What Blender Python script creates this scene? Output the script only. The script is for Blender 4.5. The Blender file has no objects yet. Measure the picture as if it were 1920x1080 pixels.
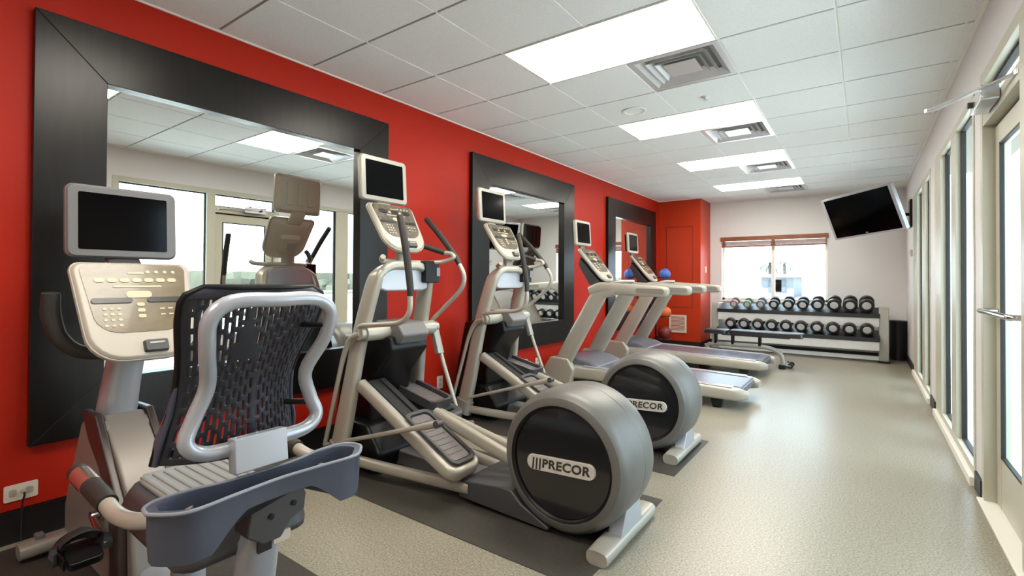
import bpy, bmesh, math, random
from mathutils import Vector, Matrix
random.seed(7)
V = Vector; PI = math.pi
S = bpy.context.scene
COL = bpy.context.scene.collection

# ------------------------------------------------------------------ materials
def lin(c):
    r = []
    for v in c:
        v /= 255.0
        r.append(v/12.92 if v <= .04045 else ((v+.055)/1.055)**2.4)
    return (*r, 1)

def mat(name, rgb, rough=.5, metal=0., coat=0., spec=.5, emis=None, es=0., noise=None, bump=None, coat_r=.05):
    m = bpy.data.materials.new(name); m.use_nodes = True
    nt = m.node_tree; b = nt.nodes['Principled BSDF']
    b.inputs['Base Color'].default_value = lin(rgb)
    b.inputs['Roughness'].default_value = rough
    b.inputs['Metallic'].default_value = metal
    b.inputs['Coat Weight'].default_value = coat
    b.inputs['Coat Roughness'].default_value = coat_r
    b.inputs['Specular IOR Level'].default_value = spec
    if emis:
        b.inputs['Emission Color'].default_value = lin(emis); b.inputs['Emission Strength'].default_value = es
    if noise or bump:
        tc = nt.nodes.new('ShaderNodeTexCoord')
    if noise:      # (rgb2, scale, lo, hi, stretch)
        rgb2, sc, lo, hi = noise[:4]
        mp = nt.nodes.new('ShaderNodeMapping')
        if len(noise) > 4: mp.inputs['Scale'].default_value = noise[4]
        nt.links.new(tc.outputs['Object'], mp.inputs['Vector'])
        n = nt.nodes.new('ShaderNodeTexNoise'); n.inputs['Scale'].default_value = sc; n.inputs['Detail'].default_value = 3
        nt.links.new(mp.outputs[0], n.inputs['Vector'])
        mr = nt.nodes.new('ShaderNodeMapRange'); mr.inputs['From Min'].default_value = lo; mr.inputs['From Max'].default_value = hi
        nt.links.new(n.outputs['Fac'], mr.inputs['Value'])
        mx = nt.nodes.new('ShaderNodeMix'); mx.data_type = 'RGBA'
        mx.inputs['A'].default_value = lin(rgb); mx.inputs['B'].default_value = lin(rgb2)
        nt.links.new(mr.outputs[0], mx.inputs['Factor']); nt.links.new(mx.outputs['Result'], b.inputs['Base Color'])
    if bump:       # (scale, strength, distance)
        n = nt.nodes.new('ShaderNodeTexNoise'); n.inputs['Scale'].default_value = bump[0]; n.inputs['Detail'].default_value = 4
        nt.links.new(tc.outputs['Object'], n.inputs['Vector'])
        bp = nt.nodes.new('ShaderNodeBump'); bp.inputs['Strength'].default_value = bump[1]; bp.inputs['Distance'].default_value = bump[2]
        nt.links.new(n.outputs['Fac'], bp.inputs['Height']); nt.links.new(bp.outputs[0], b.inputs['Normal'])
    return m

M = {}
M['red'] = mat('red_paint', (168, 33, 14), .5, bump=(220, .08, .002), spec=.2)
M['red2'] = mat('orange_red_paint', (176, 48, 14), .42, bump=(220, .08, .002), spec=.3)  # closet column red, warm light on it put into the orange tint
M['white_wall'] = mat('white_paint', (214, 212, 210), .55, bump=(260, .08, .002), spec=.3)
M['back_taupe'] = mat('console_back_taupe', (176, 166, 148), .4)
M['rib'] = mat('seat_rib_grey', (118, 117, 114), .5)
M['tread'] = mat('pedal_tread_grey', (104, 98, 96), .5)
M['trim_white'] = mat('white_trim_paint', (232, 230, 220), .4, spec=.4)
M['tile'] = mat('ceiling_tile', (236, 239, 239), .85, noise=((228, 231, 231), 90, .3, .7), bump=(160, .25, .002), spec=.1)
M['tbar'] = mat('ceiling_grid_metal', (236, 236, 230), .5)
M['tgap'] = mat('tile_reveal', (150, 149, 143), .8)
M['panel'] = mat('light_diffuser', (255, 253, 246), .5, emis=(255, 248, 236), es=14)
M['vent'] = mat('vent_metal', (206, 206, 208), .28, metal=.35)
M['vent_dark'] = mat('vent_core', (128, 126, 122), .7)
M['base'] = mat('black_baseboard', (22, 20, 19), .45)
M['frame'] = mat('bronze_black_frame', (19, 17, 14), .3, metal=.3, noise=((25, 22, 18), 3.5, .35, .7, (1, 8, 1)), spec=.45)
M['miter'] = mat('frame_joint', (14, 12, 10), .5)
M['silver'] = mat('silver_paint', (160, 157, 147), .34, metal=.3, coat=.15)
M['silver_lt'] = mat('light_silver_paint', (172, 167, 154), .36, metal=.25, coat=.15)
M['silver_cool'] = mat('cool_silver_paint', (178, 182, 190), .3, metal=.3, coat=.3)
M['wheelgrey'] = mat('wheel_cover_grey', (104, 103, 99), .4, metal=.25)
M['darkgrey'] = mat('dark_grey_plastic', (66, 66, 68), .42)
M['midgrey'] = mat('mid_grey_plastic', (104, 103, 103), .4)
M['taupe'] = mat('taupe_plastic', (134, 126, 118), .4, metal=.15)
M['brown'] = mat('dark_brown_plastic', (58, 46, 43), .35)
M['black'] = mat('black_plastic', (9, 9, 10), .4, spec=.35)
M['rubber'] = mat('black_rubber', (26, 26, 27), .65)
M['grip'] = mat('brown_black_grip', (40, 37, 33), .55)
M['screen'] = mat('screen_black', (2, 2, 3), .12, spec=.12)
M['gloss_disc'] = mat('smoked_disc', (26, 27, 29), .12, coat=.5)
M['beige_key'] = mat('beige_keypad', (112, 99, 73), .28, coat=.2, noise=((98, 86, 62), 9, .4, .62, (1, 1, 2)))
M['brown_key'] = mat('grey_brown_keypad', (104, 96, 82), .25, coat=.5, noise=((76, 70, 60), 30, .42, .6))
M['button'] = mat('pale_button', (190, 176, 144), .35)
M['dark_button'] = mat('dark_display_strip', (26, 22, 19), .3)
M['badge'] = mat('badge_silver', (216, 212, 202), .3, metal=.3)
M['badge_text'] = mat('badge_lettering', (48, 46, 42), .5)
M['slate'] = mat('slate_blue_plastic', (72, 77, 92), .4)
M['slate_lt'] = mat('slate_rim_plastic', (134, 138, 148), .35)
M['mesh'] = mat('mesh_back_plastic', (42, 45, 54), .45)
M['chrome'] = mat('chrome', (215, 215, 215), .12, metal=1.)
M['sensor'] = mat('metal_pulse_sensor', (210, 190, 180), .2, metal=.9)
M['deck_belt'] = mat('treadmill_belt', (92, 92, 104), .3, spec=.6)
M['mat_rubber'] = mat('floor_mat_rubber', (56, 53, 47), .55, noise=((66, 62, 55), 160, .45, .6), bump=(300, .3, .002))
M['aluminium'] = mat('aluminium', (196, 196, 196), .3, metal=.9)
M['doorframe'] = mat('greenish_white_frame', (186, 184, 166), .4)
M['gasket'] = mat('black_gasket', (18, 18, 14), .6)
M['wood'] = mat('blind_wood', (146, 84, 40), .4, noise=((112, 58, 26), 8, .35, .65, (1, 6, 12)))
M['outlet'] = mat('outlet_white', (214, 204, 188), .4)
M['socket'] = mat('socket_grey', (166, 160, 146), .5)
M['bin'] = mat('bin_black', (24, 24, 26), .35)
M['concrete'] = mat('outside_concrete', (188, 187, 184), .85, noise=((178, 177, 174), 3, .35, .7))
M['hedge'] = mat('hedge_leaf', (66, 67, 56), .9, noise=((56, 58, 48), 18, .35, .65))
M['cream'] = mat('cream_render', (104, 103, 94), .8)
M['palebuild'] = mat('pale_blue_render', (86, 92, 98), .8)
M['palewin'] = mat('pale_window', (56, 62, 70), .4)
M['palm'] = mat('palm_leaf', (74, 82, 78), .7)
M['trunk'] = mat('palm_trunk', (74, 72, 68), .9)
M['sage'] = mat('sage_render', (176, 178, 152), .8)
M['blue'] = mat('blue_ball', (66, 98, 178), .4)
M['yellow'] = mat('cream_ball', (222, 196, 140), .45)
M['orange'] = mat('orange_ball', (206, 92, 34), .45)
M['maroon'] = mat('maroon_ball', (110, 24, 20), .45)
M['db_rubber'] = mat('dumbbell_rubber', (20, 20, 22), .38)
M['db_pink'] = mat('dumbbell_pink_grey', (128, 98, 100), .4)
M['db_green'] = mat('dumbbell_green_grey', (92, 116, 92), .4)
M['db_grey'] = mat('dumbbell_grey', (98, 96, 100), .4)
M['db_cap'] = mat('dumbbell_cap', (186, 184, 186), .4, metal=.2)
M['rackpaint'] = mat('light_rack_paint', (214, 212, 208), .4)
M['vinyl'] = mat('black_vinyl', (34, 34, 37), .3, coat=.4)
M['shell'] = mat('warm_white_shell', (176, 168, 155), .38)
M['hood'] = mat('motor_hood_grey', (104, 107, 116), .35)
M['thermo'] = mat('thermostat_grey', (130, 130, 126), .4)
M['tv_frame'] = mat('tv_frame_grey', (150, 150, 156), .35)

# floor: speckled rubber with a semi-gloss finish
def floor_mat():
    m = bpy.data.materials.new('speckled_rubber_floor'); m.use_nodes = True
    nt = m.node_tree; b = nt.nodes['Principled BSDF']; N = nt.nodes.new; L = nt.links.new
    tc = N('ShaderNodeTexCoord')
    n1 = N('ShaderNodeTexNoise'); n1.inputs['Scale'].default_value = 110; n1.inputs['Detail'].default_value = 6; n1.inputs['Roughness'].default_value = .7
    L(tc.outputs['Object'], n1.inputs['Vector'])
    r1 = N('ShaderNodeValToRGB'); e = r1.color_ramp.elements
    e[0].position = .34; e[0].color = lin((96, 92, 82)); e[1].position = .68; e[1].color = lin((178, 170, 149))
    k = r1.color_ramp.elements.new(.5); k.color = lin((141, 135, 119))
    L(n1.outputs['Fac'], r1.inputs[0])
    n2 = N('ShaderNodeTexNoise'); n2.inputs['Scale'].default_value = 1.1; n2.inputs['Detail'].default_value = 3
    L(tc.outputs['Object'], n2.inputs['Vector'])
    mr = N('ShaderNodeMapRange'); mr.inputs['To Min'].default_value = .9; mr.inputs['To Max'].default_value = 1.08
    L(n2.outputs['Fac'], mr.inputs['Value'])
    mx = N('ShaderNodeVectorMath'); mx.operation = 'SCALE'
    L(r1.outputs[0], mx.inputs[0]); L(mr.outputs[0], mx.inputs['Scale']); L(mx.outputs[0], b.inputs['Base Color'])
    b.inputs['Roughness'].default_value = .3; b.inputs['Specular IOR Level'].default_value = .5
    bp = N('ShaderNodeBump'); bp.inputs['Strength'].default_value = .12; bp.inputs['Distance'].default_value = .001
    L(n1.outputs['Fac'], bp.inputs['Height']); L(bp.outputs[0], b.inputs['Normal'])
    return m
M['floor'] = floor_mat()

def glass_mat(name, tint, refl):
    m = bpy.data.materials.new(name); m.use_nodes = True
    nt = m.node_tree; nt.nodes.clear(); N = nt.nodes.new; L = nt.links.new
    o = N('ShaderNodeOutputMaterial'); t = N('ShaderNodeBsdfTransparent'); g = N('ShaderNodeBsdfGlossy')
    t.inputs['Color'].default_value = lin(tint); g.inputs['Roughness'].default_value = .02
    x = N('ShaderNodeMixShader'); x.inputs[0].default_value = refl; L(t.outputs[0], x.inputs[1]); L(g.outputs[0], x.inputs[2]); L(x.outputs[0], o.inputs[0])
    return m
M['glass'] = glass_mat('window_glass', (246, 250, 248), .035)
m = mat('mirror_silvering', (238, 242, 240), .0, metal=1.); M['mirror'] = m

# ------------------------------------------------------------------ mesh helpers
def new(): return bmesh.new()

def box(bm, x0, x1, y0, y1, z0, z1):
    v = [bm.verts.new((x, y, z)) for x in (x0, x1) for y in (y0, y1) for z in (z0, z1)]
    for f in ((0, 1, 3, 2), (4, 6, 7, 5), (0, 4, 5, 1), (2, 3, 7, 6), (0, 2, 6, 4), (1, 5, 7, 3)):
        bm.faces.new([v[i] for i in f])

def plate(bm, pts, c, u, v, n, t0, t1, inset=0.):
    """polygon pts (a,b) in frame c,u,v extruded from t0 to t1 along n; optional inset on the t1 side"""
    c, u, v, n = V(c), V(u).normalized(), V(v).normalized(), V(n).normalized()
    ca = sum(p[0] for p in pts)/len(pts); cb = sum(p[1] for p in pts)/len(pts)
    A = [bm.verts.new(c+u*a+v*b+n*t0) for a, b in pts]
    def sc(a, b):
        if not inset: return a, b
        d = math.hypot(a-ca, b-cb) or 1; k = (d-inset)/d
        return ca+(a-ca)*k, cb+(b-cb)*k
    B = [bm.verts.new(c+u*sc(a, b)[0]+v*sc(a, b)[1]+n*t1) for a, b in pts]
    bm.faces.new(A[::-1]); bm.faces.new(B)
    k = len(pts)
    for i in range(k): bm.faces.new((A[i], A[(i+1) % k], B[(i+1) % k], B[i]))

def prism(bm, pts, axis, a0, a1):
    fr = {'Y': ((1, 0, 0), (0, 0, 1), (0, 1, 0)), 'X': ((0, 1, 0), (0, 0, 1), (1, 0, 0)), 'Z': ((1, 0, 0), (0, 1, 0), (0, 0, 1))}[axis]
    plate(bm, pts, (0, 0, 0), *fr, a0, a1)

def rrect(w, h, r, n=5, cx=0, cy=0):
    out = []
    for (sx, sy, a0) in ((1, 1, 0), (-1, 1, 90), (-1, -1, 180), (1, -1, 270)):
        for i in range(n+1):
            a = math.radians(a0+90*i/n)
            out.append((cx+sx*(w/2-r)+r*math.cos(a), cy+sy*(h/2-r)+r*math.sin(a)))
    return out

def cr(pts, k=6):
    """Catmull-Rom resample"""
    P = [V(p) for p in pts]; out = []
    if len(P) < 3 or k <= 1: return P
    for i in range(len(P)-1):
        p0 = P[i-1] if i else P[0]*2-P[1]
        p3 = P[i+2] if i+2 < len(P) else P[-1]*2-P[-2]
        p1, p2 = P[i], P[i+1]
        for j in range(k):
            t = j/k
            out.append(.5*((2*p1)+(p2-p0)*t+(2*p0-5*p1+4*p2-p3)*t*t+(3*p1-p0-3*p2+p3)*t**3))
    out.append(P[-1]); return out

def fillet(pts, r, k=5):
    """polyline with rounded corners"""
    P = [V(p) for p in pts]; out = [P[0]]
    for i in range(1, len(P)-1):
        a, b, c = P[i-1], P[i], P[i+1]
        d1 = min(r, (a-b).length*.49); d2 = min(r, (c-b).length*.49)
        s = b+(a-b).normalized()*d1; e = b+(c-b).normalized()*d2
        for j in range(k+1):
            t = j/k; out.append(s*(1-t)**2+b*2*t*(1-t)+e*t*t)
    out.append(P[-1]); return out

def sweep(bm, path, w, h=None, up=(0, 1, 0), seg=14, power=2., closed=False, cap=True):
    """superellipse section (w along side, h along up) swept along the path; w,h: half sizes, scalar or list"""
    P = [V(p) for p in path]; n = len(P); up = V(up)
    if h is None: h = w
    def at(q, i):
        if isinstance(q, (list, tuple)):
            t = i/(n-1)*(len(q)-1); a = int(min(t, len(q)-2)); return q[a]+(q[a+1]-q[a])*(t-a)
        return q
    rings = []
    ref = up.copy()
    for i, p in enumerate(P):
        if closed: t = P[(i+1) % n]-P[i-1]
        else: t = P[min(i+1, n-1)]-P[max(i-1, 0)]
        t.normalize()
        u = ref-t*ref.dot(t)
        if u.length < 1e-4: u = t.orthogonal()
        u.normalize(); s = t.cross(u).normalized(); 
        if not (isinstance(h, (int, float)) and h is w): pass
        ring = []
        for k in range(seg):
            a = 2*PI*k/seg; ca, sa = math.cos(a), math.sin(a)
            e = 2/power
            x = math.copysign(abs(ca)**e, ca)*at(w, i); y = math.copysign(abs(sa)**e, sa)*at(h, i)
            ring.append(bm.verts.new(p+s*x+u*y))
        rings.append(ring)
    m = n if closed else n-1
    for i in range(m):
        a, b = rings[i], rings[(i+1) % n]
        for k in range(seg):
            bm.faces.new((a[k], a[(k+1) % seg], b[(k+1) % seg], b[k]))
    if cap and not closed:
        bm.faces.new(rings[0][::-1]); bm.faces.new(rings[-1])

def tube(bm, path, r, seg=12, closed=False):
    """round tube with parallel-transported frame"""
    P = [V(p) for p in path]; n = len(P); rings = []
    t0 = (P[1]-P[0]).normalized(); u = t0.orthogonal().normalized()
    for i, p in enumerate(P):
        t = (P[(i+1) % n]-P[i-1]) if closed else (P[min(i+1, n-1)]-P[max(i-1, 0)])
        t.normalize(); u = (u-t*u.dot(t)).normalized(); s = t.cross(u)
        if isinstance(r, (list, tuple)):
            q = i/(n-1)*(len(r)-1); a = int(min(q, len(r)-2)); rr = r[a]+(r[a+1]-r[a])*(q-a)
        else: rr = r
        rings.append([bm.verts.new(p+(u*math.cos(2*PI*k/seg)+s*math.sin(2*PI*k/seg))*rr) for k in range(seg)])
    m = n if closed else n-1
    for i in range(m):
        a, b = rings[i], rings[(i+1) % n]
        sh = 0
        if closed and i == n-1:
            sh = min(range(seg), key=lambda q: (a[0].co-b[q].co).length)
        for k in range(seg): bm.faces.new((a[k], a[(k+1) % seg], b[(k+1+sh) % seg], b[(k+sh) % seg]))
    if not closed: bm.faces.new(rings[0][::-1]); bm.faces.new(rings[-1])

def lathe(bm, prof, c, ax, seg=32):
    """prof: (radius, along axis)"""
    c, ax = V(c), V(ax).normalized(); u = ax.orthogonal().normalized(); w = ax.cross(u); rings = []
    for r, a in prof:
        if r < 1e-5: rings.append([bm.verts.new(c+ax*a)])
        else: rings.append([bm.verts.new(c+ax*a+(u*math.cos(2*PI*k/seg)+w*math.sin(2*PI*k/seg))*r) for k in range(seg)])
    for a, b in zip(rings, rings[1:]):
        for k in range(seg):
            k2 = (k+1) % seg
            if len(a) == 1 and len(b) == 1: continue
            if len(a) == 1: bm.faces.new((a[0], b[k2], b[k]))
            elif len(b) == 1: bm.faces.new((a[k], a[k2], b[0]))
            else: bm.faces.new((a[k], a[k2], b[k2], b[k]))
    if len(rings[0]) > 1: bm.faces.new(rings[0])
    if len(rings[-1]) > 1: bm.faces.new(rings[-1][::-1])

def merge(o, bm, m):
    """adds printed keys to a panel's own mesh in a second material"""
    bmesh.ops.recalc_face_normals(bm, faces=bm.faces[:])
    bmesh.ops.translate(bm, verts=bm.verts[:], vec=-root_loc(o))
    k = len(o.data.materials); o.data.materials.append(M[m])
    for f_ in bm.faces: f_.material_index = k
    t_ = bpy.data.meshes.new('t'); bm.to_mesh(t_); bm.free()
    b2 = bmesh.new(); b2.from_mesh(o.data); b2.from_mesh(t_); b2.to_mesh(o.data); b2.free(); bpy.data.meshes.remove(t_)

def root_loc(p):
    while p and p.parent: p = p.parent
    return V(p.location) if p else V((0, 0, 0))

def obj(name, bm, m, parent=None, bevel=0., loc=None, ang=35, mods=None):
    me = bpy.data.meshes.new(name)
    bmesh.ops.recalc_face_normals(bm, faces=bm.faces[:])
    bm.to_mesh(me); bm.free()
    off = root_loc(parent) if parent else (V(loc) if loc else V((0, 0, 0)))
    if off.length: me.transform(Matrix.Translation(-off))
    for p in me.polygons: p.use_smooth = True
    me.set_sharp_from_angle(angle=math.radians(ang))
    me.materials.append(M[m] if isinstance(m, str) else m)
    o = bpy.data.objects.new(name, me); COL.objects.link(o)
    if parent: o.parent = parent
    elif loc: o.location = loc
    if bevel:
        b = o.modifiers.new('bevel', 'BEVEL'); b.width = bevel; b.segments = 2; b.limit_method = 'ANGLE'; b.angle_limit = math.radians(40); b.harden_normals = True
    if mods:
        for f in mods: f(o)
    return o

def thing(name, label, cat, loc, group=None):
    o = bpy.data.objects.new(name, None); COL.objects.link(o); o.location = loc; o.empty_display_size = .1
    o['label'] = label; o['category'] = cat
    if group: o['group'] = group
    return o
def tag(o, label, cat, group=None, kind=None):
    o['label'] = label; o['category'] = cat
    if group: o['group'] = group
    if kind: o['kind'] = kind
    return o
def struct(name, bm, m, bevel=0., parent=None):
    o = obj(name, bm, m, parent, bevel)
    if not parent: o['kind'] = 'structure'
    return o
def kids(o): return [c for c in COL.objects if c.parent == o]
def copy_tree(o, parent=None):
    c = o.copy(); COL.objects.link(c)
    if parent: c.parent = parent
    for ch in kids(o): copy_tree(ch, c)
    return c

# ------------------------------------------------------------------ camera
f, yaw, pitch, roll, cyo, CH = 918.9221, .6233, .0107, .0053, -25.8893, 1.2252
c_, s_ = math.cos(yaw), math.sin(yaw)
R0 = V((c_, s_, 0)); F0 = V((-s_*math.cos(pitch), c_*math.cos(pitch), math.sin(pitch))); U0 = V((s_*math.sin(pitch), -c_*math.sin(pitch), math.cos(pitch)))
Rr = R0*math.cos(roll)+U0*math.sin(roll); Ur = -R0*math.sin(roll)+U0*math.cos(roll)
cam = bpy.data.cameras.new('camera'); co = bpy.data.objects.new('camera', cam); COL.objects.link(co)
cam.sensor_width = 36; cam.lens = f/1920*36; cam.shift_y = cyo/1920; cam.clip_start = .02; cam.clip_end = 300
mw = Matrix.Identity(4)
for i in range(3):
    mw[i][0] = Rr[i]; mw[i][1] = Ur[i]; mw[i][2] = -F0[i]
mw[2][3] = CH
co.matrix_world = mw; S.camera = co

# ------------------------------------------------------------------ room
XL, XR, YB, YF, H = -3.19, .54, 9.94, -2.6, 2.725
bm = new(); box(bm, XL-.2, XR+.2, YF-.2, YB+.2, -.12, 0); struct('floor', bm, 'floor')
bm = new(); box(bm, XL-.2, XL, YF-.2, YB+.2, 0, H+.1); struct('wall_left', bm, 'red')
bm = new(); box(bm, XL, XR+.2, YF-.2, YF, 0, H+.1); struct('wall_front', bm, 'white_wall')
# back wall with window opening
WX0, WX1, WZ0, WZ1 = -2.214, -.507, .86, 2.03
bm = new()
box(bm, XL, WX0, YB, YB+.2, 0, H+.1); box(bm, WX1, XR+.2, YB, YB+.2, 0, H+.1)
box(bm, WX0, WX1, YB, YB+.2, 0, WZ0); box(bm, WX0, WX1, YB, YB+.2, WZ1, H+.1)
struct('wall_back', bm, 'white_wall')
# right wall with openings: side light + door, two window groups
bm = new(); T = .055; ZT = 2.36
box(bm, XR, XR+T, YF, 1.85, 0, H+.1)
box(bm, XR, XR+T, 1.85, 3.80, ZT+.03, H+.1)
box(bm, XR, XR+T, 3.80, 4.0, 0, H+.1)
box(bm, XR, XR+T, 4.0, 5.98, ZT, H+.1); 
box(bm, XR, XR+T, 5.98, 6.42, 0, H+.1)
box(bm, XR, XR+T, 6.42, 8.45, ZT, H+.1)
box(bm, XR, XR+T, 8.45, YB+.2, 0, H+.1)
struct('wall_right', bm, 'white_wall')
# red closet column in the far left corner
bm = new(); box(bm, XL, -2.42, 9.25, YB, 0, H); struct('wall_closet', bm, 'red2', .004)
bm = new()
for (x0, x1, z0, z1) in ((-3.05, -2.56, 2.22, 2.228), (-3.05, -2.56, .72, .728), (-3.05, -3.042, .72, 2.228), (-2.568, -2.56, .72, 2.228)): box(bm, x0, x1, 9.246, 9.2505, z0, z1)
struct('trim_1', bm, 'maroon')
# baseboards
bm = new(); box(bm, XL, XL+.012, YF, 9.25, 0, .15); box(bm, XL, XL+.018, YF, 9.25, .142, .15); struct('baseboard_left', bm, 'base')
bm = new(); box(bm, XL, -2.41, 9.238, 9.25, 0, .1); box(bm, -2.42, -2.408, 9.238, YB, 0, .1); struct('baseboard_closet', bm, 'base')
bm = new(); box(bm, -2.42, XR, YB-.012, YB, 0, .1); struct('baseboard_back', bm, 'base')
bm = new()
box(bm, XR-.012, XR, 3.795, 3.98, 0, .105); box(bm, XR-.012, XR, 6.02, 6.40, 0, .105); box(bm, XR-.012, XR, 8.47, YB, 0, .105); box(bm, XR-.012, XR, YF, 1.85, 0, .105)
struct('baseboard_right', bm, 'base')

# ceiling: tiles in a T-bar grid
gx = [XL] + [-.735+.61*k for k in range(-4, 3)]
gx = [x for x in gx if x <= XR-.02] + [XR]
gy = [2.59+.6167*k for k in range(-9, 13)]
gy = [YF] + [y for y in gy if YF+.05 < y < YB-.05] + [YB]
lights, vents = [], []
for i in range(-2, 4):  # first panel is unseen, kept to brighten the bike and near left wall
    y = 2.59+1.85*i; lights.append((-1.955, -.735, y, y+.6167))
    if i >= 0: vents.append((-1.345, -.735, y+.6167, y+1.2334))
def inside(x, y, rs): return any(a < x < b and c < y < d for a, b, c, d in rs)
bm = new(); bg = new(); bt = new()
for i in range(len(gx)-1):
    for j in range(len(gy)-1):
        mx, my = (gx[i]+gx[i+1])/2, (gy[j]+gy[j+1])/2
        if inside(mx, my, lights) or inside(mx, my, vents): continue
        e = .006 if gx[i+1]-gx[i] > .1 else .002; g = .009
        x0, x1, y0, y1 = gx[i]+e, gx[i+1]-e, gy[j]+g, gy[j+1]-g
        if x1-x0 < .02 or y1-y0 < .02: continue
        plate(bm, [(x0, y0), (x1, y0), (x1, y1), (x0, y1)], (0, 0, 0), (1, 0, 0), (0, 1, 0), (0, 0, 1), H, H+.02)
box(bm, XL, XR, YF, YB, H+.07, H+.1)
struct('ceiling', bm, 'tile')
for j in range(1, len(gy)-1):
    x0 = XL
    box(bg, XL, XR, gy[j]-.012, gy[j]+.012, H+.006, H+.014)
struct('trim_2', bg, 'tgap')
for i in range(1, len(gx)-1): box(bt, gx[i]-.009, gx[i]+.009, YF, YB, H+.004, H+.014)
struct('trim_3', bt, 'tbar')
bm = new()
box(bm, XR-.022, XR, YF, YB, H-.012, H+.004); box(bm, XL, XL+.012, YF, YB, H-.006, H+.004); box(bm, -2.42, XR, YB-.02, YB, H-.008, H+.004); box(bm, XL, -2.41, 9.23, 9.25, H-.008, H+.004)
struct('trim_4', bm, 'tbar')

lab_l = ['white ceiling light panel behind the camera, nearest the front wall', 'white ceiling light panel above the bike, seen only at the big mirror corner',
         'largest bright white ceiling light panel, cut by the top edge', 'second nearest bright white ceiling light panel, before the small round sprinkler', 'third nearest bright white ceiling light panel in the row', 'farthest, smallest bright white ceiling light panel, near the back wall']
lab_v = ['largest square white air vent, beside the nearest light panel', 'second nearest square white air vent, beside the second light panel', 'third nearest square white air vent, beside the third light panel', 'farthest tiny air vent, beside the last light panel']
proto_l = proto_v = None
for i, (x0, x1, y0, y1) in enumerate(lights):
    if i == 0:
        t = thing('ceiling_light', lab_l[0], 'ceiling light', (x0, y0, H), 'ceiling light panels in a row')
        bm = new(); w = .016
        for a in ((x0+.004, x1-.004, y0+.006, y0+w), (x0+.004, x1-.004, y1-w, y1-.006), (x0+.004, x0+w, y0+w, y1-w), (x1-w, x1-.004, y0+w, y1-w)): box(bm, *a, H-.003, H+.02)
        obj('light_frame', bm, 'tbar', t)
        bm = new(); box(bm, x0+w, x1-w, y0+w, y1-w, H+.001, H+.02); obj('diffuser', bm, 'panel', t)
        proto_l = t
    else:
        t = copy_tree(proto_l); t.location = (x0, y0, H); t['label'] = lab_l[i]
for i, (x0, x1, y0, y1) in enumerate(vents):
    if i == 0:
        t = thing('air_vent', lab_v[0], 'air vent', (x0, y0, H), 'square ceiling air vents')
        cx, cy = (x0+x1)/2, (y0+y1)/2
        bm = new(); box(bm, x0+.004, x1-.004, y0+.004, y1-.004, H+.05, H+.056); obj('vent_back', bm, 'vent_dark', t)
        def ring(bm, r0, z0, r1, z1, th=.004):
            a = [(-r0, -r0), (r0, -r0), (r0, r0), (-r0, r0)]; b = [(-r1, -r1), (r1, -r1), (r1, r1), (-r1, r1)]
            A = [bm.verts.new((cx+p[0], cy+p[1], z0)) for p in a]; B = [bm.verts.new((cx+p[0], cy+p[1], z1)) for p in b]
            A2 = [bm.verts.new((cx+p[0], cy+p[1], z0+th)) for p in a]; B2 = [bm.verts.new((cx+p[0], cy+p[1], z1+th)) for p in b]
            for k in range(4):
                q = (k+1) % 4
                bm.faces.new((A[k], A[q], B[q], B[k])); bm.faces.new((A2[k], B2[k], B2[q], A2[q]))
                bm.faces.new((A[k], A2[k], A2[q], A[q])); bm.faces.new((B[k], B[q], B2[q], B2[k]))
        bm = new(); ring(bm, .300, H, .262, H); obj('vent_frame', bm, 'vent', t)
        for r0, r1 in ((.262, .215), (.205, .165), (.155, .118)):
            bm = new(); ring(bm, r0, H+.002, r1, H+.036); obj('louver', bm, 'vent', t)
        bm = new(); box(bm, cx-.108, cx+.108, cy-.108, cy+.108, H+.004, H+.01); obj('center_plate', bm, 'vent', t)
        proto_v = t
    else:
        t = copy_tree(proto_v); t.location = (x0, y0, H); t['label'] = lab_v[i]

bm = new(); lathe(bm, [(.0, 0), (.035, 0), (.033, -.006), (.014, -.008), (.012, -.028), (.02, -.03), (.02, -.034), (0, -.034)], (-1.05, 4.15, H+.003), (0, 0, 1), 20)
tag(obj('sprinkler', bm, 'vent', loc=(-1.05, 4.15, H)), 'small round ceiling sprinkler head just before the second light panel', 'sprinkler')
t = thing('ceiling_speaker', 'round white speaker grille flush in the ceiling left of the sprinkler', 'speaker', (-1.65, 4.14, H))
bm = new(); lathe(bm, [(.082, 0), (.1, -.001), (.104, -.005), (.1, -.008), (.084, -.008), (.082, 0)], (-1.65, 4.14, H), (0, 0, 1), 32); obj('speaker_ring', bm, 'tbar', t)
bm = new(); lathe(bm, [(0, -.003), (.05, -.003), (.083, -.002), (.083, .0), (0, .0)], (-1.65, 4.14, H), (0, 0, 1), 32); obj('speaker_grille', bm, 'tile', t)

# ------------------------------------------------------------------ windows and door
def bars(specs, x0, x1):
    bm = new()
    for i, (y0, y1, z0, z1) in enumerate(specs): box(bm, x0+i*.0008, x1+i*.0008, y0, y1, z0, z1)
    return bm
def window_group(n, y0, y1, m0, m1, jamb):
    fx0, fx1 = XR-.006, XR+.054
    bm = bars([(y0, y0+.05, .0, ZT), (jamb, y1, 0, ZT), (y0, y1, ZT-.05, ZT), (y0, y1, 0, .1), (m0, m1, .1, ZT-.05)], fx0, fx1)
    w = struct('window_%d' % n, bm, 'doorframe', .003)
    for a, b in ((y0+.05, m0), (m1, jamb)):
        g = bars([(a, a+.012, .1, ZT-.05), (b-.03, b, .1, ZT-.05), (a, b, .1, .112), (a, b, ZT-.062, ZT-.05)], XR+.026, XR+.053)
        o = struct('gasket', g, 'gasket', 0, w)
        bm = new(); box(bm, XR+.036, XR+.042, a+.01, b-.028, .11, ZT-.06); struct('pane', bm, 'glass', 0, w)
    bm = new(); box(bm, XR-.03, XR+.02, y0+.01, y1-.01, 0, .055); struct('sill', bm, 'trim_white', .004, w)
window_group(1, 4.0, 5.98, 4.76, 4.98, 5.58)
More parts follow.
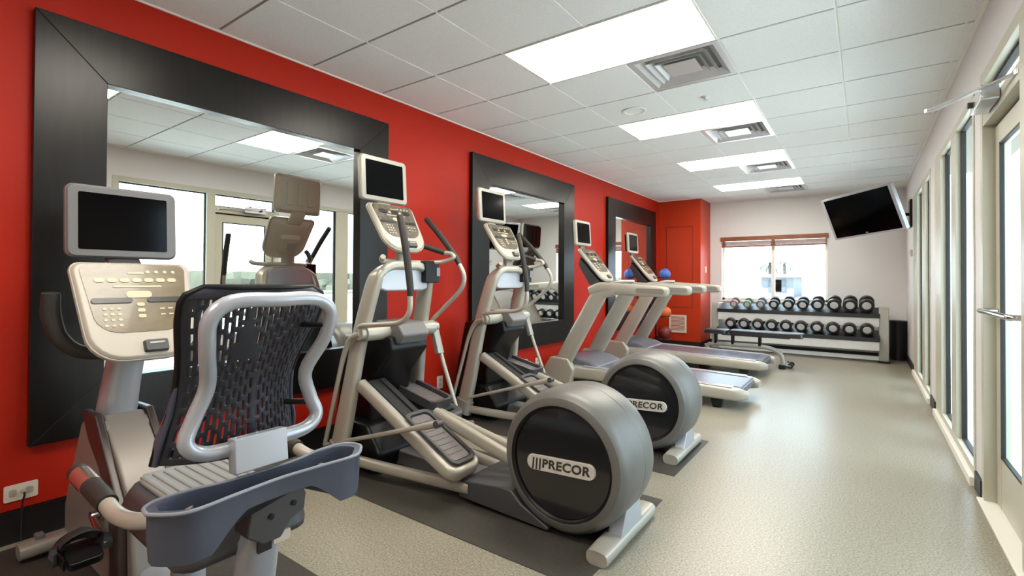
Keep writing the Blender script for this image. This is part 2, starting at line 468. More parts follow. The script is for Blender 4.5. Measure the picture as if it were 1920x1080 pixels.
window_group(2, 6.42, 8.45, 6.98, 7.3, 7.9)
# back window
bm = new(); d0, d1 = YB+.09, YB+.15
for a in ((WX0, WX0+.04, WZ0, WZ1), (WX1-.04, WX1, WZ0, WZ1), (WX0, WX1, WZ1-.04, WZ1), (WX0, WX1, WZ0, WZ0+.04), (-1.38, -1.32, WZ0, WZ1)): box(bm, a[0], a[1], d0, d1, a[2], a[3])
w3 = struct('window_3', bm, 'trim_white', .003)
bm = new(); box(bm, WX0+.04, WX1-.04, YB+.118, YB+.124, WZ0+.04, WZ1-.04); struct('pane', bm, 'glass', 0, w3)
bm = new(); box(bm, WX0-.02, WX1+.02, YB-.03, YB+.09, WZ0-.03, WZ0); struct('sill', bm, 'trim_white', .004, w3)
t = thing('wooden_blind', 'raised brown wooden blind at the top of the back window', 'blind', (-1.36, YB, 1.86))
bm = new(); box(bm, WX0-.01, WX1+.01, YB-.035, YB-.002, 1.965, 2.045); obj('valance', bm, 'wood', t, .004)
bm = new()
for k in range(9): box(bm, WX0+.01, WX1-.01, YB-.03, YB+.02, 1.868+k*.0105, 1.875+k*.0105)
obj('slat_stack', bm, 'wood', t)
bm = new(); box(bm, WX0+.01, WX1-.01, YB-.032, YB+.02, 1.85, 1.866); obj('bottom_rail', bm, 'wood', t, .002)

# door opening (side light nearer, door leaf at the far end)
bm = bars([(1.85, 1.91, 0, 2.39), (3.74, 3.80, 0, 2.39), (1.85, 3.80, 2.33, 2.39), (2.84, 2.94, 0, 2.39), (2.94, 3.74, 2.09, 2.17), (1.85, 2.84, 0, .1)], XR-.006, XR+.092)
d = struct('door_1', bm, 'doorframe', .003)
for (a, b, z0, z1) in ((1.91, 2.84, .1, 2.33), (2.94, 3.74, 2.17, 2.33)):
    g = bars([(a, a+.014, z0, z1), (b-.014, b, z0, z1), (a, b, z0, z0+.014), (a, b, z1-.014, z1)], XR+.035, XR+.065); struct('gasket', g, 'gasket', 0, d)
    bm = new(); box(bm, XR+.048, XR+.054, a+.01, b-.01, z0+.01, z1-.01); struct('pane', bm, 'glass', 0, d)
a, b = 2.95, 3.728
bm = bars([(a, a+.1, .02, 2.075), (b-.1, b, .02, 2.075), (a, b, 1.97, 2.075), (a, b, .02, .29)], XR+.045, XR+.09)
struct('door_leaf', bm, 'doorframe', .004, d)
g = bars([(a+.1, a+.114, .29, 1.97), (b-.114, b-.1, .29, 1.97), (a+.1, b-.1, .29, .302), (a+.1, b-.1, 1.958, 1.97)], XR+.044, XR+.062); struct('gasket', g, 'gasket', 0, d)
bm = new(); box(bm, XR+.050, XR+.056, a+.108, b-.108, .3, 1.965); struct('door_glass', bm, 'glass', 0, d)
bm = bars([(3.729, 3.742, 0, 2.09), (2.94, 3.74, 2.077, 2.092)], XR+.06, XR+.1); struct('door_gap', bm, 'gasket', 0, d)
bm = new(); tube(bm, fillet([(XR+.05, 2.99, 1.07), (XR-.03, 2.99, 1.07), (XR-.03, 3.66, 1.07), (XR+.05, 3.66, 1.07)], .02), .014, 12); struct('push_bar', bm, 'chrome', 0, d)
bm = new(); box(bm, XR-.03, XR+.10, 2.86, 3.79, 0, .016); struct('threshold', bm, 'trim_white', .004, d)
# closer with its two arms
t = thing('door_closer', 'silver door closer with two long arms above the glass door', 'door closer', (XR, 3.4, 2.13))
bm = new(); plate(bm, rrect(.3, .075, .012, 3), (XR-.05, 3.43, 2.155), (0, 1, 0), (0, 0, 1), (1, 0, 0), -.026, .044); obj('closer_body', bm, 'aluminium', t, .004)
bm = new(); lathe(bm, [(0, -.03), (.022, -.03), (.022, .05), (0, .05)], (XR-.05, 3.36, 2.15), (0, 0, 1), 16); lathe(bm, [(0, 0), (.016, 0), (.016, .02), (0, .02)], (XR-.076, 3.5, 2.155), (-1, 0, 0), 14); obj('spindle', bm, 'darkgrey', t)
for nm, p0, p1 in (('main_arm', (XR-.05, 3.36, 2.205), (.30, 3.70, 2.213)), ('forearm', (.30, 3.70, 2.2), (XR+.0, 2.97, 2.13))):
    p0, p1 = V(p0), V(p1); bm = new(); sweep(bm, [p0, p0*.5+p1*.5, p1], .012, .004, up=(0, 0, 1), seg=8, power=6); lathe(bm, [(0, -.01), (.016, -.01), (.016, .01), (0, .01)], p1, (0, 0, 1), 12); obj(nm, bm, 'aluminium', t)

# ------------------------------------------------------------------ wall mirrors
def mirror(y0, z0, w, h, label):
    B = .275; x0, x1 = XL, XL+.045; y1, z1 = y0+w, z0+h
    t = thing('wall_mirror', label, 'mirror', (XL, y0, z0), 'framed mirrors on the red wall')
    parts = [[(y0, z0), (y0+B, z0+B), (y0+B, z1-B), (y0, z1)], [(y1, z0), (y1, z1), (y1-B, z1-B), (y1-B, z0+B)],
             [(y0, z1), (y0+B, z1-B), (y1-B, z1-B), (y1, z1)], [(y0, z0), (y1, z0), (y1-B, z0+B), (y0+B, z0+B)]]
    for q in parts:
        bm = new(); prism(bm, q, 'X', x0, x1); obj('frame_board', bm, 'frame', t, .003)
    bm = new(); box(bm, XL+.0, XL+.002, y0+B-.01, y1-B+.01, z0+B-.01, z1-B+.01); obj('mirror_glass', bm, 'mirror', t)
mirror(.545, .435, 2.1, 2.055, 'largest and nearest wall mirror in a wide black bronze frame, behind the bike')
mirror(3.70, .435, 2.1, 2.055, 'middle wall mirror in a wide black frame, behind the second elliptical')
mirror(6.87, .435, 2.1, 2.055, 'farthest wall mirror in a black frame, beside the red closet, showing orange')

# ------------------------------------------------------------------ elliptical
SIL = 'silver_lt'
def shield(w, h, wb=None, r=.05, rb=.12, n=6):
    """console outline: rounded top corners, strongly rounded lower corners; v down negative"""
    wb = wb or w; out = []
    def arc(cx, cy, rr, a0, a1):
        for i in range(n+1):
            a = math.radians(a0+(a1-a0)*i/n); out.append((cx+rr*math.cos(a), cy+rr*math.sin(a)))
    arc(w/2-r, h/2-r, r, 0, 90); arc(-w/2+r, h/2-r, r, 90, 180); arc(-wb/2+rb, -h/2+rb, rb, 180, 270); arc(wb/2-rb, -h/2+rb, rb, 270, 360)
    return out

def console(t, top, bot, cy, w, wb, kind, back='midgrey', disp=None, dw=.395, dh=.31, dn_tilt=0.06, dmat='silver'):
    """console panel between two (x,z) points facing +X and up; parts added to t"""
    P0, P1 = V((top[0], cy, top[1])), V((bot[0], cy, bot[1]))
    v = (P0-P1); h = v.length; v.normalize(); u = V((0, 1, 0)); n = u.cross(v).normalized()
    if n.x < 0: n = -n
    c = (P0+P1)/2
    bm = new(); plate(bm, shield(w, h, wb, .035, .12), c, u, v, n, -.022, 0, .0); plate(bm, shield(w*.985, h*.985, wb*.985, .035, .12), c, u, v, n, 0, .012, .012)
    obj('console_housing', bm, SIL if kind != 'bike' else 'shell', t, .004)
    bm = new(); plate(bm, shield(w*.96, h*.93, wb*.94, .035, .11), c, u, v, n, -.022, -.05, .05); plate(bm, shield(w*.5, h*.5, w*.4, .03, .06), c-v*.04, u, v, n, -.05, -.085, .03); obj('console_back', bm, back, t, .006)
    key = 'beige_key' if kind == 'bike' else 'brown_key'
    c2 = c+v*h*.115
    bm = new(); plate(bm, shield(w*.87, h*.70, wb*.84, .03, .085), c2, u, v, n, .011, .0145); kp = obj('keypad', bm, key, t)
    # printed blocks and keys on the keypad: one mesh each
    bm = new()
    def pill(a, b, ww, hh, t0=.0145, t1=.017, m=None): plate(m or bm, rrect(ww, hh, min(ww, hh)*.45, 3), c2+u*a+v*b, u, v, n, t0, t1)
    k = w/.40; hh = h/.40
    for r in range(4):
        for q in range(3): pill((-.115+.022*q)*k, (-.045-.022*r)*hh, .013*k, .010*hh)
    for r in range(2):
        for q in range(3): pill((.07+.028*q)*k, (-.05-.024*r)*hh, .018*k, .006*hh)
    for r in range(3): pill(0, (-.03-.024*r)*hh, .026*k, .014*hh)
    for q in range(7): pill((-.12+.04*q)*k, .072*hh, .032*k, .017*hh)
    for q in range(4): pill((.04+.03*q)*k, .108*hh, .014*k, .012*hh)
    pill(0, .102*hh, .055*k, .007*hh); pill(0, .045*hh, .16*k, .007*hh); pill(-.0, .012*hh, .085*k, .028*hh)
    merge(kp, bm, 'button')
    bm = new()
    for s in (-1, 1): pill(s*.088*k, -.012*hh, .128*k, .021*hh, .0145, .019)
    if kind != 'bike':
        for q in (-1, 0, 1): pill(q*.1*k, .075*hh, .07*k, .03*hh, .0145, .0185)
    merge(kp, bm, 'dark_button')
    bm = new(); cc = c-v*h*.385+u*.03
    plate(bm, rrect(.085*k, .05*k, .008, 3), cc, u, v, n, .008, .03, .006); cr_ = obj('card_slot', bm, 'darkgrey', t, .002)
    bm = new(); plate(bm, rrect(.05*k, .008, .003, 2), cc+v*.008, u, v, n, .029, .032); obj('slot_lip', bm, 'silver', cr_)
    # display on a neck
    dx, dz = disp
    a = dn_tilt; dv = V((-math.sin(a), 0, math.cos(a))); dn = V((math.cos(a), 0, math.sin(a))); dc = V((dx, cy, dz))
    bm = new(); plate(bm, rrect(dw, dh, .028, 5), dc, u, dv, dn, -.012, .012); plate(bm, rrect(dw*.99, dh*.99, .028, 5), dc, u, dv, dn, .012, .02, .007); dsp = obj('display_frame', bm, dmat, t, .003)
    bm = new(); plate(bm, rrect(dw*.985, dh*.985, .03, 5), dc, u, dv, dn, -.012, -.045, .03); 
    for s in (-1, 0, 1): plate(bm, rrect(.06, dh*.6, .01, 2), dc+u*s*.09, u, dv, dn, -.045, -.05, .004)
    obj('display_back', bm, {'tread': 'black', 'bike': 'midgrey', 'ell': 'back_taupe'}[kind], dsp, .004)
    bm = new(); plate(bm, rrect(dw*.80, dh*.78, .006, 2), dc, u, dv, dn, .019, .0215); obj('screen', bm, 'screen', dsp)
    bm = new(); nb = dc-dv*dh*.5-dn*.02; nt_ = P0-n*.03-v*.05
    sweep(bm, [nb+dv*.06, nb, (nb+nt_)/2-V((.01, 0, 0)), nt_], .06, .018, up=dn, seg=12, power=4); obj('display_neck', bm, back, t)

def rotY(p, piv, ang):
    x, z = p[0]-piv[0], p[1]-piv[1]; c, s = math.cos(ang), math.sin(ang)
    return (piv[0]+x*c-z*s, piv[1]+x*s+z*c)

def text_mesh(name, s, size, loc, rot, m, parent, ext=.0015, shear=.0, xs=1.):
    cu = bpy.data.curves.new(name, 'FONT'); cu.body = s; cu.size = size; cu.extrude = ext; cu.align_x = 'CENTER'; cu.align_y = 'CENTER'; cu.shear = shear; cu.space_character = 1.08; cu.offset = size*.028
    o = bpy.data.objects.new(name+'_tmp', cu); COL.objects.link(o)
    dg = bpy.context.evaluated_depsgraph_get(); dg.update()
    me = bpy.data.meshes.new_from_object(o.evaluated_get(dg))
    COL.objects.unlink(o); bpy.data.objects.remove(o)
    off = V(loc)-root_loc(parent)
    me.transform(Matrix.Translation(off) @ rot.to_4x4() @ Matrix.Diagonal((xs, 1, 1, 1)))
    me.materials.clear(); me.materials.append(M[m])
    r = bpy.data.objects.new(name, me); COL.objects.link(r); r.parent = parent
    return r

EC = 2.215
def make_elliptical(label):
    t = thing('elliptical_trainer', label, 'elliptical', (-1.175, EC, 0), 'elliptical trainers facing the mirrors')
    # frame on the floor
    for s in (-1, 1):
        bm = new(); pts = [(-2.74, EC+s*.30, .095), (-2.4, EC+s*.275, .095), (-1.75, EC+s*.165, .085)]
        sweep(bm, cr(pts, 5), .026, .032, up=(0, 0, 1), seg=16, power=3); obj('base_rail', bm, SIL, t)
    bm = new(); prism(bm, [(-2.55, .03), (-1.7, .03), (-1.7, .11), (-2.5, .13)], 'Y', EC-.07, EC+.09); obj('center_beam', bm, 'midgrey', t, .012)
    bm = new(); prism(bm, [(-1.82, .03), (-1.24, .012), (-1.24, .03), (-1.40, .10), (-1.46, .15), (-1.52, .155), (-1.8, .125)], 'Y', EC-.185, EC+.185); obj('rear_beam_cover', bm, 'darkgrey', t, .015)
    bm = new(); sweep(bm, [(-2.9, EC-.31, .045), (-2.9, EC, .045), (-2.9, EC+.31, .045)], .05, .03, up=(0, 0, 1), seg=16, power=3); obj('front_foot', bm, 'silver', t)
    bm = new(); sweep(bm, cr([(-.93, EC-.285, .034), (-.93, EC-.27, .036), (-.93, EC, .04), (-.93, EC+.27, .036), (-.93, EC+.285, .034)], 3), [.045, .054, .054, .045], .032, up=(0, 0, 1), seg=20, power=3.2); rf = obj('rear_foot', bm, SIL, t)
    for s in (-1, 1):
        bm = new(); plate(bm, rrect(.07, .036, .016, 4), (-.93, EC+s*.285, .034), (1, 0, 0), (0, 0, 1), (0, s, 0), 0, .004); obj('end_cap', bm, 'midgrey', rf, .001)
    bm = new(); prism(bm, [(EC-.13, .06), (EC+.12, .06), (EC+.055, .30), (EC-.005, .30)], 'X', -.955, -.885); obj('foot_bracket', bm, 'silver_cool', t, .006)
    # wheel cover
    c = (-1.175, EC, .353)
    prof = [(.262, -.170), (.266, -.192), (.273, -.198), (.285, -.197), (.308, -.188), (.326, -.168), (.336, -.14), (.342, -.10), (.344, -.05), (.344, .012), (.3415, .016), (.344, .02), (.344, .06), (.341, .11), (.335, .15), (.322, .178), (.304, .194), (.280, .198), (.270, .194), (.262, .18)]
    bm = new(); lathe(bm, prof, c, (0, 1, 0), 96); 
    whl = obj('wheel_cover', bm, 'wheelgrey', t, ang=25)
    for s in (-1, 1):
        bm = new(); lathe(bm, [(0, s*.178), (.256, s*.178), (.260, s*.170), (0, s*.165)], c, (0, 1, 0), 80); obj('cover_disc', bm, 'gloss_disc', whl)
        bm = new(); lathe(bm, [(.256, s*.172), (.258, s*.187), (.264, s*.1935), (.272, s*.1975), (.275, s*.195), (.275, s*.16), (.256, s*.16)], c, (0, 1, 0), 80); obj('disc_ring', bm, 'black', whl)
        bc = V((-1.175, EC+s*.178, .338)); tilt = -.05*s
        uu = V((math.cos(tilt), 0, math.sin(tilt)*1)); vv = V((-math.sin(tilt), 0, math.cos(tilt)))
        bm = new(); plate(bm, rrect(.375, .074, .036, 8), bc, uu, vv, (0, s, 0), 0, .010, .004); bd = obj('badge', bm, 'badge', whl, .001)
        rot = Matrix((uu*-s, vv, V((0, s, 0)))).transposed() if s > 0 else Matrix((uu, vv, V((0, -1, 0)))).transposed()
        text_mesh('badge_lettering', '|||PRECOR', .058, bc+V((0, s*.011, 0)), rot, 'badge_text', bd, .0008, .12, 1.12)
    # notch shroud at the crank
    bm = new(); prism(bm, [(-1.50, .33), (-1.46, .56), (-1.36, .64), (-1.2, .67), (-1.2, .4)], 'Y', EC-.12, EC+.12); obj('crank_shroud', bm, 'wheelgrey', t, .02)
    # mast: arch of two legs
    pth = [(-2.745, EC-.30, .07), (-2.66, EC-.285, .45), (-2.59, EC-.255, .85), (-2.505, EC-.225, 1.18), (-2.48, EC-.195, 1.265), (-2.475, EC-.11, 1.305), (-2.475, EC, 1.308)]
    pth += [(x, 2*EC-y, z) for x, y, z in pth[::-1][1:]]
    bm = new(); P = cr(pth, 5)
    # frame oriented with the X axis as 'up'
    sweep(bm, P, [.035, .033, .030, .03, .03, .03, .03, .03, .033, .035], [.072, .062, .06, .055, .05, .05, .055, .06, .062, .072], up=(1, 0, .25), seg=20, power=3.4); obj('mast', bm, SIL, t)
    bm = new(); prism(bm, [(EC-.20, 1.27), (EC-.16, 1.31), (EC+.16, 1.31), (EC+.20, 1.27), (EC+.205, 1.16), (EC+.16, 1.145), (EC-.16, 1.145), (EC-.205, 1.16)], 'X', -2.535, -2.455); obj('mast_cover', bm, 'silver_cool', t, .014)
    for s in (-1, 1):
        bm = new(); sweep(bm, [(-2.75, EC+s*.30, .06), (-2.725, EC+s*.296, .17)], .045, .082, up=(1, 0, .2), seg=20, power=3.4); obj('mast_sleeve', bm, 'silver', t)
    bm = new(); sweep(bm, [(-2.48, EC, 1.29), (-2.49, EC, 1.42), (-2.55, EC, 1.52)], .05, .03, up=(1, 0, 0), seg=14, power=3); obj('console_neck', bm, 'silver', t)
    # centre shroud
    bm = new(); prism(bm, [(-2.86, .84), (-2.42, .86), (-2.40, .77), (-2.55, .6), (-2.60, .42), (-2.58, .1), (-2.98, .03), (-2.98, .3)], 'Y', EC-.16, EC+.16); obj('lift_shroud', bm, 'black', t, .02)
    bm = new(); prism(bm, [(-2.9, .03), (-2.45, .03), (-2.42, .14), (-2.55, .3), (-2.85, .32)], 'Y', EC-.235, EC+.235); obj('lower_shroud', bm, 'black', t, .025)
    bm = new(); prism(bm, [(-2.62, .80), (-2.38, .81), (-2.34, .87), (-2.40, .945), (-2.62, .955)], 'Y', EC-.115, EC+.115); hg = obj('hinge_cover', bm, 'midgrey', t, .015)
    piv = (-2.50, .885)
    for s in (-1, 1):
        bm = new(); lathe(bm, [(0, -.095), (.036, -.095), (.047, -.088), (.049, .085), (.042, .095), (0, .095)], (piv[0], EC+s*.205, piv[1]), (0, 1, 0), 24); obj('pivot_sleeve', bm, SIL, t)
        bm = new(); lathe(bm, [(0, -.02), (.036, -.02), (.036, .02), (0, .02)], (piv[0], EC+s*.31, piv[1]), (0, 1, 0), 20); obj('pivot_cap', bm, 'silver', t)
    # moving arms: the far one swung forward
    for s, ang in ((-1, 0.), (1, math.radians(33))):
        y = EC+s*.318
        def Q(x, z): q = rotY((x, z), piv, ang); return V((q[0], y, q[1]))
        up_ = [Q(-2.50, .885), Q(-2.53, .935), Q(-2.14, .972), Q(-2.062, 1.03), Q(-2.066, 1.16), Q(-2.085, 1.25)]
        bm = new(); tube(bm, fillet(up_, .07, 6), .0155, 14); arm = obj('swing_arm', bm, SIL, t)
        bm = new(); tube(bm, cr([Q(-2.066, 1.13), Q(-2.068, 1.2), Q(-2.11, 1.42), Q(-2.152, 1.575), Q(-2.155, 1.585)], 4), [.018, .020, .021, .020, .014], 14); obj('foam_grip', bm, 'grip', arm)
        e = Q(-2.86, .14) if s < 0 else V((-2.25, y, .25))
        lv = [Q(-2.50, .885), Q(-2.60, .86), Q(-2.67, .74), e] if s < 0 else [V((-2.50, y, .885)), V((-2.465, y, .80)), V((-2.44, y, .70)), e]
        bm = new(); tube(bm, fillet(lv, .08, 6), [.022, .018, .015] if s < 0 else [.018, .015, .014], 12); lvo = obj('lever', bm, SIL, arm)
        if s > 0:
            bm = new(); sweep(bm, [(-2.495, y-.01, .87), (-2.44, y-.01, .70)], .022, .03, up=(0, 1, 0), seg=14, power=4); obj('lever_bracket', bm, 'silver', arm)
        if s < 0: p1 = V((-1.84, y, .455))
        else: p1 = V((-2.12, EC+.27, .27))
        bm = new(); L_ = p1-e; tube(bm, [e, e+L_*.2, e+L_*.8, e+L_*.9, p1], [.012, .013, .014, .020, .021], 12); lk = obj('link_rod', bm, SIL, t)
        bm = new(); lathe(bm, [(0, -.025), (.02, -.022), (.02, .02), (0, .025)], p1, (0, 1, 0), 14); obj('rod_end', bm, 'darkgrey', lk)
    # pedal assemblies
    for s in (-1, 1):
        y0 = EC+s*.265; y1 = EC+s*.07
        A, B = ((-2.56, .56), (-1.79, .175)) if s < 0 else ((-2.78, .47), (-2.20, .33))
        dd = V((B[0]-A[0], 0, B[1]-A[1])).normalized(); nn = V((-dd.z, 0, dd.x)); nn = nn if nn.z > 0 else -nn
        a3 = V((A[0], y0, A[1])); b3 = V((B[0], y0, B[1])); c3 = V((B[0], y1, B[1])); d3 = V((A[0], y1, A[1]))
        ym = (y0+y1)/2
        bm = new(); sweep(bm, fillet([a3, b3, c3, c3-dd*.12], .05, 7), .03, .04 if s < 0 else .025, up=nn, seg=16, power=3); fr = obj('foot_track', bm, SIL if s < 0 else 'darkgrey', t)
        bm = new(); m0 = V((0, ym, 0))+V((A[0], 0, A[1])); ln = (b3-a3).length; hw = abs(y1-y0)/2-.02
        plate(bm, [(0.0, -hw), (ln-.05, -hw), (ln-.05, hw), (0.0, hw)], m0, dd, (0, 1, 0), nn, -.03, .022)
        for q in (-.045, .045): plate(bm, [(0.02, q-.02), (ln-.35, q-.02), (ln-.35, q+.02), (0.02, q+.02)], m0, dd, (0, 1, 0), nn, .022, .034)
        obj('track_bed', bm, 'rubber', fr, .004)
        # pedal tray with raised rim
        pc = (m0+dd*(ln-.235)+nn*.05) if s < 0 else V((-2.52, EC+.165, .455)); PL, PW = (.44, .18) if s < 0 else (.52, .20)
        pu = dd if s < 0 else V((1, 0, -.22)).normalized(); pn = nn if s < 0 else V((.22, 0, 1)).normalized()
        bm = new(); o1 = rrect(PL, PW, .04, 6); plate(bm, o1, pc, pu, (0, 1, 0), pn, -.03, -.005)
        k = len(o1); rin = [(a*.93, b*.86) for a, b in o1]
        W = lambda p, h: pc+pu*p[0]+V((0, 1, 0))*p[1]+pn*h
        Va = [bm.verts.new(W(p, -.03)) for p in o1]; Vb = [bm.verts.new(W((p[0]*1.03, p[1]*1.05), (.028 if s > 0 else .012))) for p in o1]
        Vc = [bm.verts.new(W(p, (.026 if s > 0 else .010))) for p in rin]; Vd = [bm.verts.new(W(p, -.006)) for p in rin]
        for i in range(k):
            j = (i+1) % k
            for X, Y_ in ((Va, Vb), (Vb, Vc), (Vc, Vd)): bm.faces.new((X[i], X[j], Y_[j], Y_[i]))
        pd = obj('pedal', bm, 'darkgrey', t)
        bm = new(); plate(bm, rrect(PL*.88, PW*.76, .03, 5), pc, pu, (0, 1, 0), pn, -.006, .001)
        for q in range(8): plate(bm, rrect(.012, PW*.66, .004, 2), pc+pu*(-.14+.04*q), pu, (0, 1, 0), pn, .001, .004)
        obj('tread', bm, 'tread', pd)
        e0, e1 = ((V((-2.13, EC-.045, .405)), V((-1.46, EC-.045, .225))) if s < 0 else (V((-2.3, EC+.15, .34)), V((-1.46, EC+.11, .20))))
        bm = new(); sweep(bm, [e0, (e0+e1)/2, e1], .024, .036, up=(0, 0, 1), seg=14, power=3); obj('drive_arm', bm, SIL, t)
    # static handlebars with sensors
    for s in (-1, 1):
        pts = [(-2.50, EC+s*.03, 1.34), (-2.47, EC+s*.17, 1.338), (-2.38, EC+s*.26, 1.345), (-2.30, EC+s*.29, 1.37), (-2.32, EC+s*.29, 1.40), (-2.38, EC+s*.265, 1.41)]
        if s < 0: pts = [(-2.50, EC-.03, 1.34), (-2.47, EC-.17, 1.338), (-2.41, EC-.235, 1.345), (-2.38, EC-.25, 1.36)]
        bm = new(); tube(bm, cr(pts, 5), .015 if s > 0 else .017, 14); hb = obj('static_handlebar', bm, SIL, t)
        if s < 0: continue
        bm = new(); tube(bm, cr([(-2.365, EC+s*.27, 1.408), (-2.42, EC+s*.23, 1.43), (-2.47, EC+s*.18, 1.452)], 4), .019, 14); obj('pulse_grip', bm, 'grip', hb)
    bm = new(); plate(bm, rrect(.13, .15, .012, 3), (-2.44, EC+.205, 1.275), (0, 1, 0), (0, 0, 1), (1, 0, 0), -.04, .03); ab = obj('accessory_holder', bm, 'black', t, .006)
    bm = new(); plate(bm, rrect(.03, .06, .005, 3), (-2.408, EC+.255, 1.275), (0, 1, 0), (0, 0, 1), (1, 0, 0), -.003, .003); obj('holder_label', bm, 'slate_lt', ab)
    console(t, (-2.60, 1.722), (-2.40, 1.405), EC-.02, .385, .36, 'ell', 'back_taupe', disp=(-2.665, 1.895), dw=.395, dh=.305, dmat='silver')
    return t
e1 = make_elliptical('nearest silver elliptical trainer, whole wheel cover with full badge in view')
e2 = copy_tree(e1); e2.location = (-1.175-.118, EC+1.345, 0); e2['label'] = 'farther silver elliptical trainer, half hidden behind the nearer one, before the middle mirror'

# ------------------------------------------------------------------ recumbent bike
BC = .735
t = thing('recumbent_bike', 'silver and dark grey recumbent exercise bike with mesh backrest, nearest machine', 'exercise bike', (-2.0, BC, 0))
def yb(a): return BC+a
# shroud
bm = new(); prism(bm, [(-2.98, .02), (-2.35, .02), (-2.30, .18), (-2.28, .36), (-2.42, .50), (-2.52, .64), (-2.74, .62), (-2.86, .42), (-2.98, .2)], 'Y', yb(-.10), yb(.10)); obj('drive_shroud', bm, 'taupe', t, .03)
bm = new(); prism(bm, [(-2.78, .60), (-2.55, .655), (-2.36, .50), (-2.22, .36), (-2.16, .02), (-2.32, .02), (-2.36, .3), (-2.5, .46), (-2.7, .5)], 'Y', yb(-.075), yb(.075)); obj('shroud_spine', bm, 'taupe', t, .015)
for s in (-1, 1):
    bm = new(); prism(bm, [(-2.72, .66), (-2.54, .665), (-2.385, .505), (-2.25, .37), (-2.225, .06), (-2.33, .06), (-2.36, .33), (-2.48, .46), (-2.62, .55)], 'Y', yb(s*.088)-.016, yb(s*.088)+.016); obj('shroud_band', bm, 'brown', t, .01)
# console stem
bm = new(); sweep(bm, cr([(-2.66, BC, .60), (-2.60, BC, .76), (-2.52, BC, .92), (-2.44, BC, 1.08)], 4), [.070, .062, .056], [.082, .068, .058], up=(1, 0, .3), seg=22, power=2.6); obj('console_stem', bm, 'silver_cool', t)
# console handle loop behind the console
hp = []
for s in (-1, 1):
    q = [(-2.49, BC+s*.248, 1.165), (-2.50, BC+s*.245, 1.08), (-2.49, BC+s*.22, .99), (-2.48, BC+s*.15, .93), (-2.48, BC, .925)]
    hp += q if s < 0 else q[::-1][1:]
bm = new(); tube(bm, cr(hp, 5), [.028, .031, .028, .026, .026, .026, .028, .031, .028], 16); obj('console_handle', bm, 'grip', t)
console(t, (-2.47, 1.285), (-2.285, .905), BC-.002, .41, .37, 'bike', 'darkgrey', disp=(-2.585, 1.455), dw=.385, dh=.30, dmat='midgrey')
# floor feet and rail
bm = new(); sweep(bm, [(-2.93, BC-.255, .05), (-2.93, BC, .055), (-2.93, BC+.255, .05)], .045, .03, up=(0, 0, 1), seg=18, power=3.2); ff = obj('front_foot', bm, 'silver', t)
bm = new(); box(bm, -2.97, -2.92, BC-.20, BC-.17, .07, .10); obj('transport_wheel', bm, 'midgrey', ff, .006)
bm = new(); sweep(bm, [(-1.35, BC-.29, .045), (-1.35, BC, .05), (-1.35, BC+.29, .045)], .045, .03, up=(0, 0, 1), seg=18, power=3.2); obj('rear_foot', bm, 'silver', t)
bm = new(); sweep(bm, [(-2.4, BC, .10), (-1.35, BC, .09)], .06, .04, up=(0, 0, 1), seg=18, power=3.2); obj('base_beam', bm, 'silver_cool', t)
bm = new(); sweep(bm, [(-2.28, BC, .30), (-1.9, BC, .395), (-1.43, BC, .45)], .045, .03, up=(0, 0, 1), seg=18, power=3.2); obj('seat_rail', bm, 'silver', t)
bm = new(); sweep(bm, [(-1.90, BC-.0, .06), (-1.90, BC-.0, .40)], .052, .052, up=(1, 0, 0), seg=24); obj('front_post', bm, 'silver_cool', t)
bm = new(); sweep(bm, cr([(-1.50, BC, .06), (-1.47, BC, .30), (-1.425, BC, .46), (-1.40, BC, .55)], 4), [.075, .062, .05, .045], [.05, .045, .04], up=(1, 0, .2), seg=20, power=3); obj('rear_post', bm, 'silver_cool', t)
# seat bottom
bm = new(); o = [(-2.05, -.15), (-1.98, -.19), (-1.5, -.20), (-1.45, -.17), (-1.45, .17), (-1.5, .20), (-1.98, .19), (-2.05, .15)]
plate(bm, [(a, b) for a, b in o], (0, BC, 0), (1, 0, 0), (0, 1, 0), (0, 0, 1), .425, .545, .05); st = obj('seat_pan', bm, 'darkgrey', t, .03)
bm = new(); plate(bm, [(-1.735+(a+1.735)*.84, b*.70) for a, b in o], (0, BC, 0), (1, 0, 0), (0, 1, 0), (0, 0, 1), .54, .556); obj('seat_pad', bm, 'rib', st, .008)
bm = new()
for q in range(8): sweep(bm, [(-1.96, BC-.115+.033*q, .555), (-1.52, BC-.115+.033*q, .555)], .011, .006, up=(0, 0, 1), seg=8)
obj('seat_ribs', bm, 'rib', st)
# backrest mesh sheet, perforated with staggered slots
def SP(u, v):
    # u -1..1 across, v 0..1 upwards
    z = .70+.50*v
    x = -1.50+.02*math.sin(v*PI)-.09*math.sin(min(1, v*1.15)*PI)**2*.3+.115*v**1.6
    w = .205-.035*math.sin(min(1, v/.85)*PI)**1.5 + .0*v
    if v > .93: w -= .05*((v-.93)/.07)**2
    wing = (abs(u)**2.4)*(.115-.075*v)
    return V((x-wing, BC+u*w, z))
NU, NV = 49, 108
def US(i): return -1+2*(i+(.16 if i % 2 else -.16)*(0 < i < NU))/NU
bm = new(); vs = [[bm.verts.new(SP(US(i), j/NV)) for i in range(NU+1)] for j in range(NV+1)]
for j in range(NV):
    for i in range(NU):
        hole = False
        if 3 <= i < NU-3 and i % 2 == 1 and 4 <= j < NV-7:
            L_ = 10; ph = (j+((i//2) % 2)*5+((i//2) % 3)) % L_
            hole = ph < 7
            if abs(i-25) <= 1 and j < 55: hole = False
            if abs(i-19-(j-55)*.0) < 5 and abs(i-19) < (96-j)*.16 and 62 < j < 92: hole = False
        if not hole: bm.faces.new((vs[j][i], vs[j][i+1], vs[j+1][i+1], vs[j+1][i]))
lo = [v for v in bm.verts if not v.link_faces]; bmesh.ops.delete(bm, geom=lo, context='VERTS')
